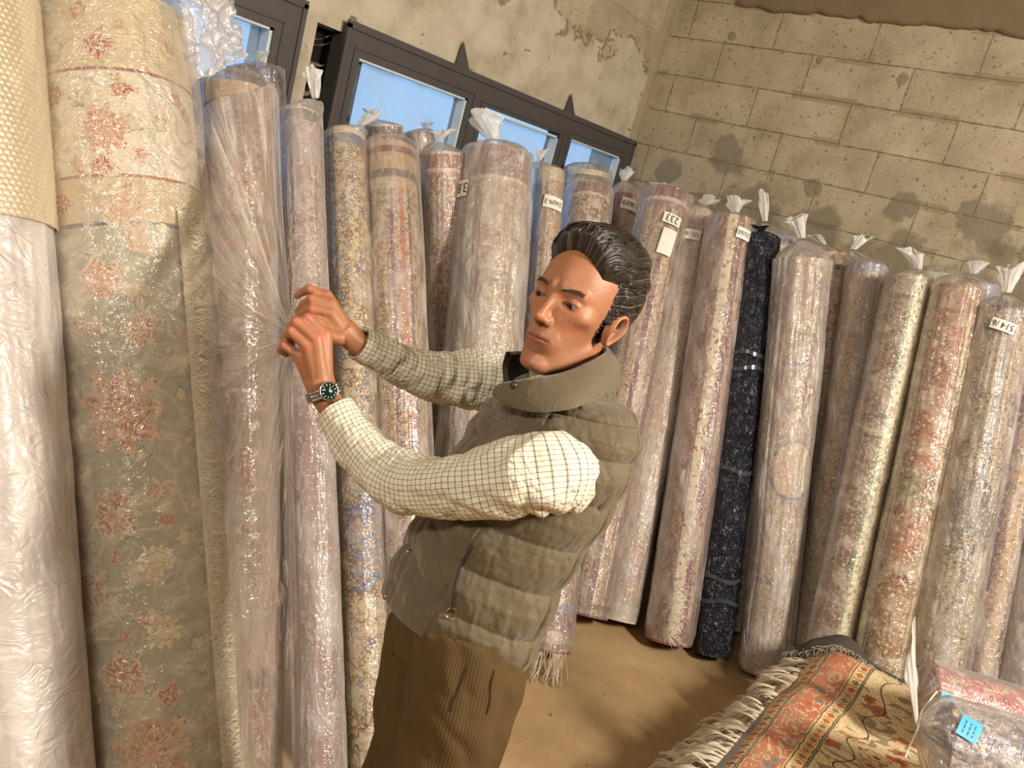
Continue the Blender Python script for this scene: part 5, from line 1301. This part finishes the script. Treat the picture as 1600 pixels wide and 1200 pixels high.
for k in range(6):
    th_ = .062; z0 = k*th_; xf = XF-.012*k+(-.02 if k % 2 else .02)
    root = empty('folded_rug', (-2.0, -2.5, z0)); 
    tag(root, words[k], 'rug', 'rugs folded flat in the pile')
    ny, nx = 30, 60; xs = np.linspace(XN, xf, nx); rows = []
    for q in np.linspace(-pi/2, pi/2, 9):
        rows.append(np.stack([xs, layer_edge(xs, k)-.03+.03*np.cos(q), np.full(nx, z0+th_/2+(th_/2-.001)*np.sin(q))], -1))
    for yy_ in np.linspace(-.05, -1.5, 14): rows.append(np.stack([xs, layer_edge(xs, k)+yy_, np.full(nx, z0+th_-.001)], -1))
    rows = rows+[np.stack([xs, layer_edge(xs, k)-1.5, np.full(nx, z0+.001)], -1), rows[0]]
    G = np.array(rows); b = MB(); b.grid(G, U=np.stack([G[..., 1]+2, G[..., 0]], -1), flip=True)
    # far end closed by the fold
    b.grid(np.stack([np.stack([np.full(10, xf+.028*cos(a_)), np.linspace(layer_edge(xf, k), layer_edge(xf, k)-1.5, 10), np.full(10, z0+th_/2+.030*sin(a_))], -1) for a_ in np.linspace(-pi/2, pi/2, 9)]))
    b.build('pile', pile_rug_mat('folded_rug_%d' % k, 50.+k, *colours[k]), root)
    tag(fringe_run(XN, xf-.01, lambda x: float(layer_edge(x, k)), lambda x: z0+th_*.6, 900, .060, 60+k, .050).build('fringe', M_fringe, root), kind='stuff')
# top rug: border parallel to the fringed edge, humped over a folded end at the far side
ZT = 6*.062
nx, ny = 160, 150
xs = np.linspace(XN, XF-.02, nx)[None, :]; us = np.linspace(0, 1.35, ny)[:, None]
hump = .05*np.exp(-((xs-(XF-.16))/.13)**2); endd = sstep(XF-.13, XF-.02, xs)
yE = layer_edge(xs, 6.2)
zsurf = ZT+.035+hump+.026*vnoise(xs*5, us*6, 3)+.012*vnoise(xs*13, us*12, 7)
roll_l = np.clip(1-us/.07, 0, 1)
yv = yE-us+.01*0; zv = zsurf-.045*roll_l**2-endd**2*.085*(1-.0*us)
zv = zv+.03*sstep(.3, .6, us)-.06*sstep(.9, 1.3, us)
G = np.stack([xs+0*us, yv, zv], -1)
root = empty('patterned_rug', (-2.0, -2.5, ZT)); tag(root, 'rug with coral and cream border lying on top of the pile', 'rug')
b = MB(); b.grid(G, U=np.stack([us+0*xs, xs+0*us], -1), flip=True); b.build('pile', top_rug_mat(), root)
under = G.copy(); under[..., 2] = np.maximum(ZT+.002, under[..., 2]-.016); b = MB(); b.grid(under, flip=False); b.build('backing', plain('dark_rug_backing', (88, 80, 72), .95, nb=.4), root)
tag(fringe_run(XN, XF-.08, lambda x: float(layer_edge(x, 6.2)), lambda x: ZT+.0, 1500, .090, 90, .060).build('fringe', M_fringe, root), kind='stuff')
# grey felt-backed rug end curling up at the far side of the pile
root = empty('curled_rug', (XF, -2.2, .3)); tag(root, 'dark-backed rug end curled up behind the patterned top rug', 'rug')
yy_ = np.linspace(-1.98, -2.42, 60)[:, None]; a_ = np.linspace(-.4, pi*.92, 30)[None, :]; tq = (yy_+1.98)/-.44; rr_ = .105*(1-.78*sstep(.30, .75, tq))*(.55+.45*sstep(0, .18, tq))
G = np.stack([XF+.035+rr_*np.cos(a_)*.55, yy_+0*a_, .26+.13*sstep(0, .5, tq)+rr_*np.sin(a_)*(.95+.1*vnoise(yy_*5, a_, 3))], -1)
b = MB(); b.grid(G, flip=True); b.grid(G-np.array([.008, 0, .008])); b.build('backing', plain('charcoal_felt_backing', (72, 66, 60), .95, nb=.5), root)
b = MB(); 
r_ = np.random.default_rng(3)
for k in range(260):
    y0_ = r_.uniform(-2.42, -1.98); i = int((y0_+1.98)/(-.44)*59); p0 = G[i, 26]; s = np.linspace(0, 1, 5)[:, None]
    pts = p0+np.array([r_.normal(0, .012), r_.normal(0, .012), r_.uniform(.0, .02)])*s+np.array([-.02, 0, -.01])*s**2; b.tube(pts, .001, 3, caps=False)
tag(b.build('fringe', M_fringe, root), kind='stuff')

# ---- plastic wrapped rolls lying on the pile
def lying(name, A_, B_, R, mat, film_, label, tail=None, tags=(), seed=3):
    g = Geo(); g.A, g.Q = np.array(A_, float), np.array(B_, float); g.W = norm(g.A-g.Q); g.H = np.linalg.norm(g.A-g.Q); g.R = R; g.r = R*.9
    mid_ = (g.A+g.Q)/2; f0 = CAM-mid_; f0 -= g.W*(f0@g.W); g.f0 = norm(f0); s0 = np.cross(g.W, g.f0); g.s0 = s0
    root = empty(name, tuple(g.Q)); tag(root, label, 'rolled rug', 'wrapped rolls lying on the pile')
    roll_mesh(g, seed).build('carpet', mat, root); sleeve_mesh(g, seed, .07, tail, .05).build('plastic_sleeve', film_, root); g.tied.build('tied_end', FILM_BUNCH, root)
    for q in tags: 
        u, v = g_uv(g, q[0], q[1]); Rr = g.R*1.03; gx, gy = np.meshgrid(np.linspace(-q[2]/2, q[2]/2, 8), np.linspace(-q[3]/2, q[3]/2, 8)); ca_, sa_ = cos(q[4]), sin(q[4])
        b = MB(); b.grid(surf(g, Rr, u+gx*ca_-gy*sa_, v+gx*sa_+gy*ca_)); t_ = b.build('blue_label', M_cyan, root)
        b = MB()
        for ln in (-.25, 0.0, .22):
            x0 = -q[2]*.32
            while x0 < q[2]*.3:
                w_ = .006+.006*rng.random(); gx, gy = np.meshgrid([x0, x0+w_], [ln*q[3]-.0016, ln*q[3]+.0016]); b.grid(surf(g, Rr+.001, u+gx*ca_-gy*sa_, v+gx*sa_+gy*ca_)); x0 += w_+.004
        b.build('label_print', plain('label_print', (60, 110, 140), .6), t_)
    return g
M_cyan = plain('cyan_label_paper', (86, 176, 210), .5)
FILM_BUNCH = film('bunched_film', .5, (232, 228, 224), wr=10, strong=.6, rough=.2)
FILM_PILE = film('shiny_pile_film', .24, (226, 220, 216), wr=7, strong=.9, stretch=(1, .2, 1))
lying('wrapped_rug', P(1446, 1082, 2.62), P(1770, 1178, 2.55), .105, carpet('pink_rug', 1, (196, 96, 104), [dense(70, [(206, 130, 120), CREAM, (150, 60, 76)], sc=20)], [(10, (224, 170, 160), .05, 3.)]), FILM_PILE,
      'rose pink rug roll in clear plastic, lying on the pile', (1436, 1088, 1424, 1052, 40), [(1478, 1092, .035, .045, .2)], 3)
lying('wrapped_rug', P(1470, 1160, 2.22), P(1790, 1250, 2.1), .125, carpet('blue_grey_rug', 1, (110, 108, 128), [dense(72, [(70, 76, 110), CREAM, (176, 150, 150)], sc=18)], [(9, (190, 182, 186), .05, 6.)]), FILM_PILE,
      'blue-grey rug roll in clear plastic with a bright blue label', (1434, 1136, 1424, 1040, 62), [(1512, 1138, .06, .05, .35)], 9)
# string round the bag's neck
b = MB(); b.tube(interp(None, PX((1464, 1080, 2.36), (1452, 1095, 2.33), (1440, 1112, 2.25), (1434, 1138, 2.22), (1424, 1160, 2.2), (1414, 1184, 2.18)), np.linspace(0, 1, 30)), .0025, 6); tag(b.build('string', M_fringe), 'cream string tied round the bag neck on the pile', 'string')
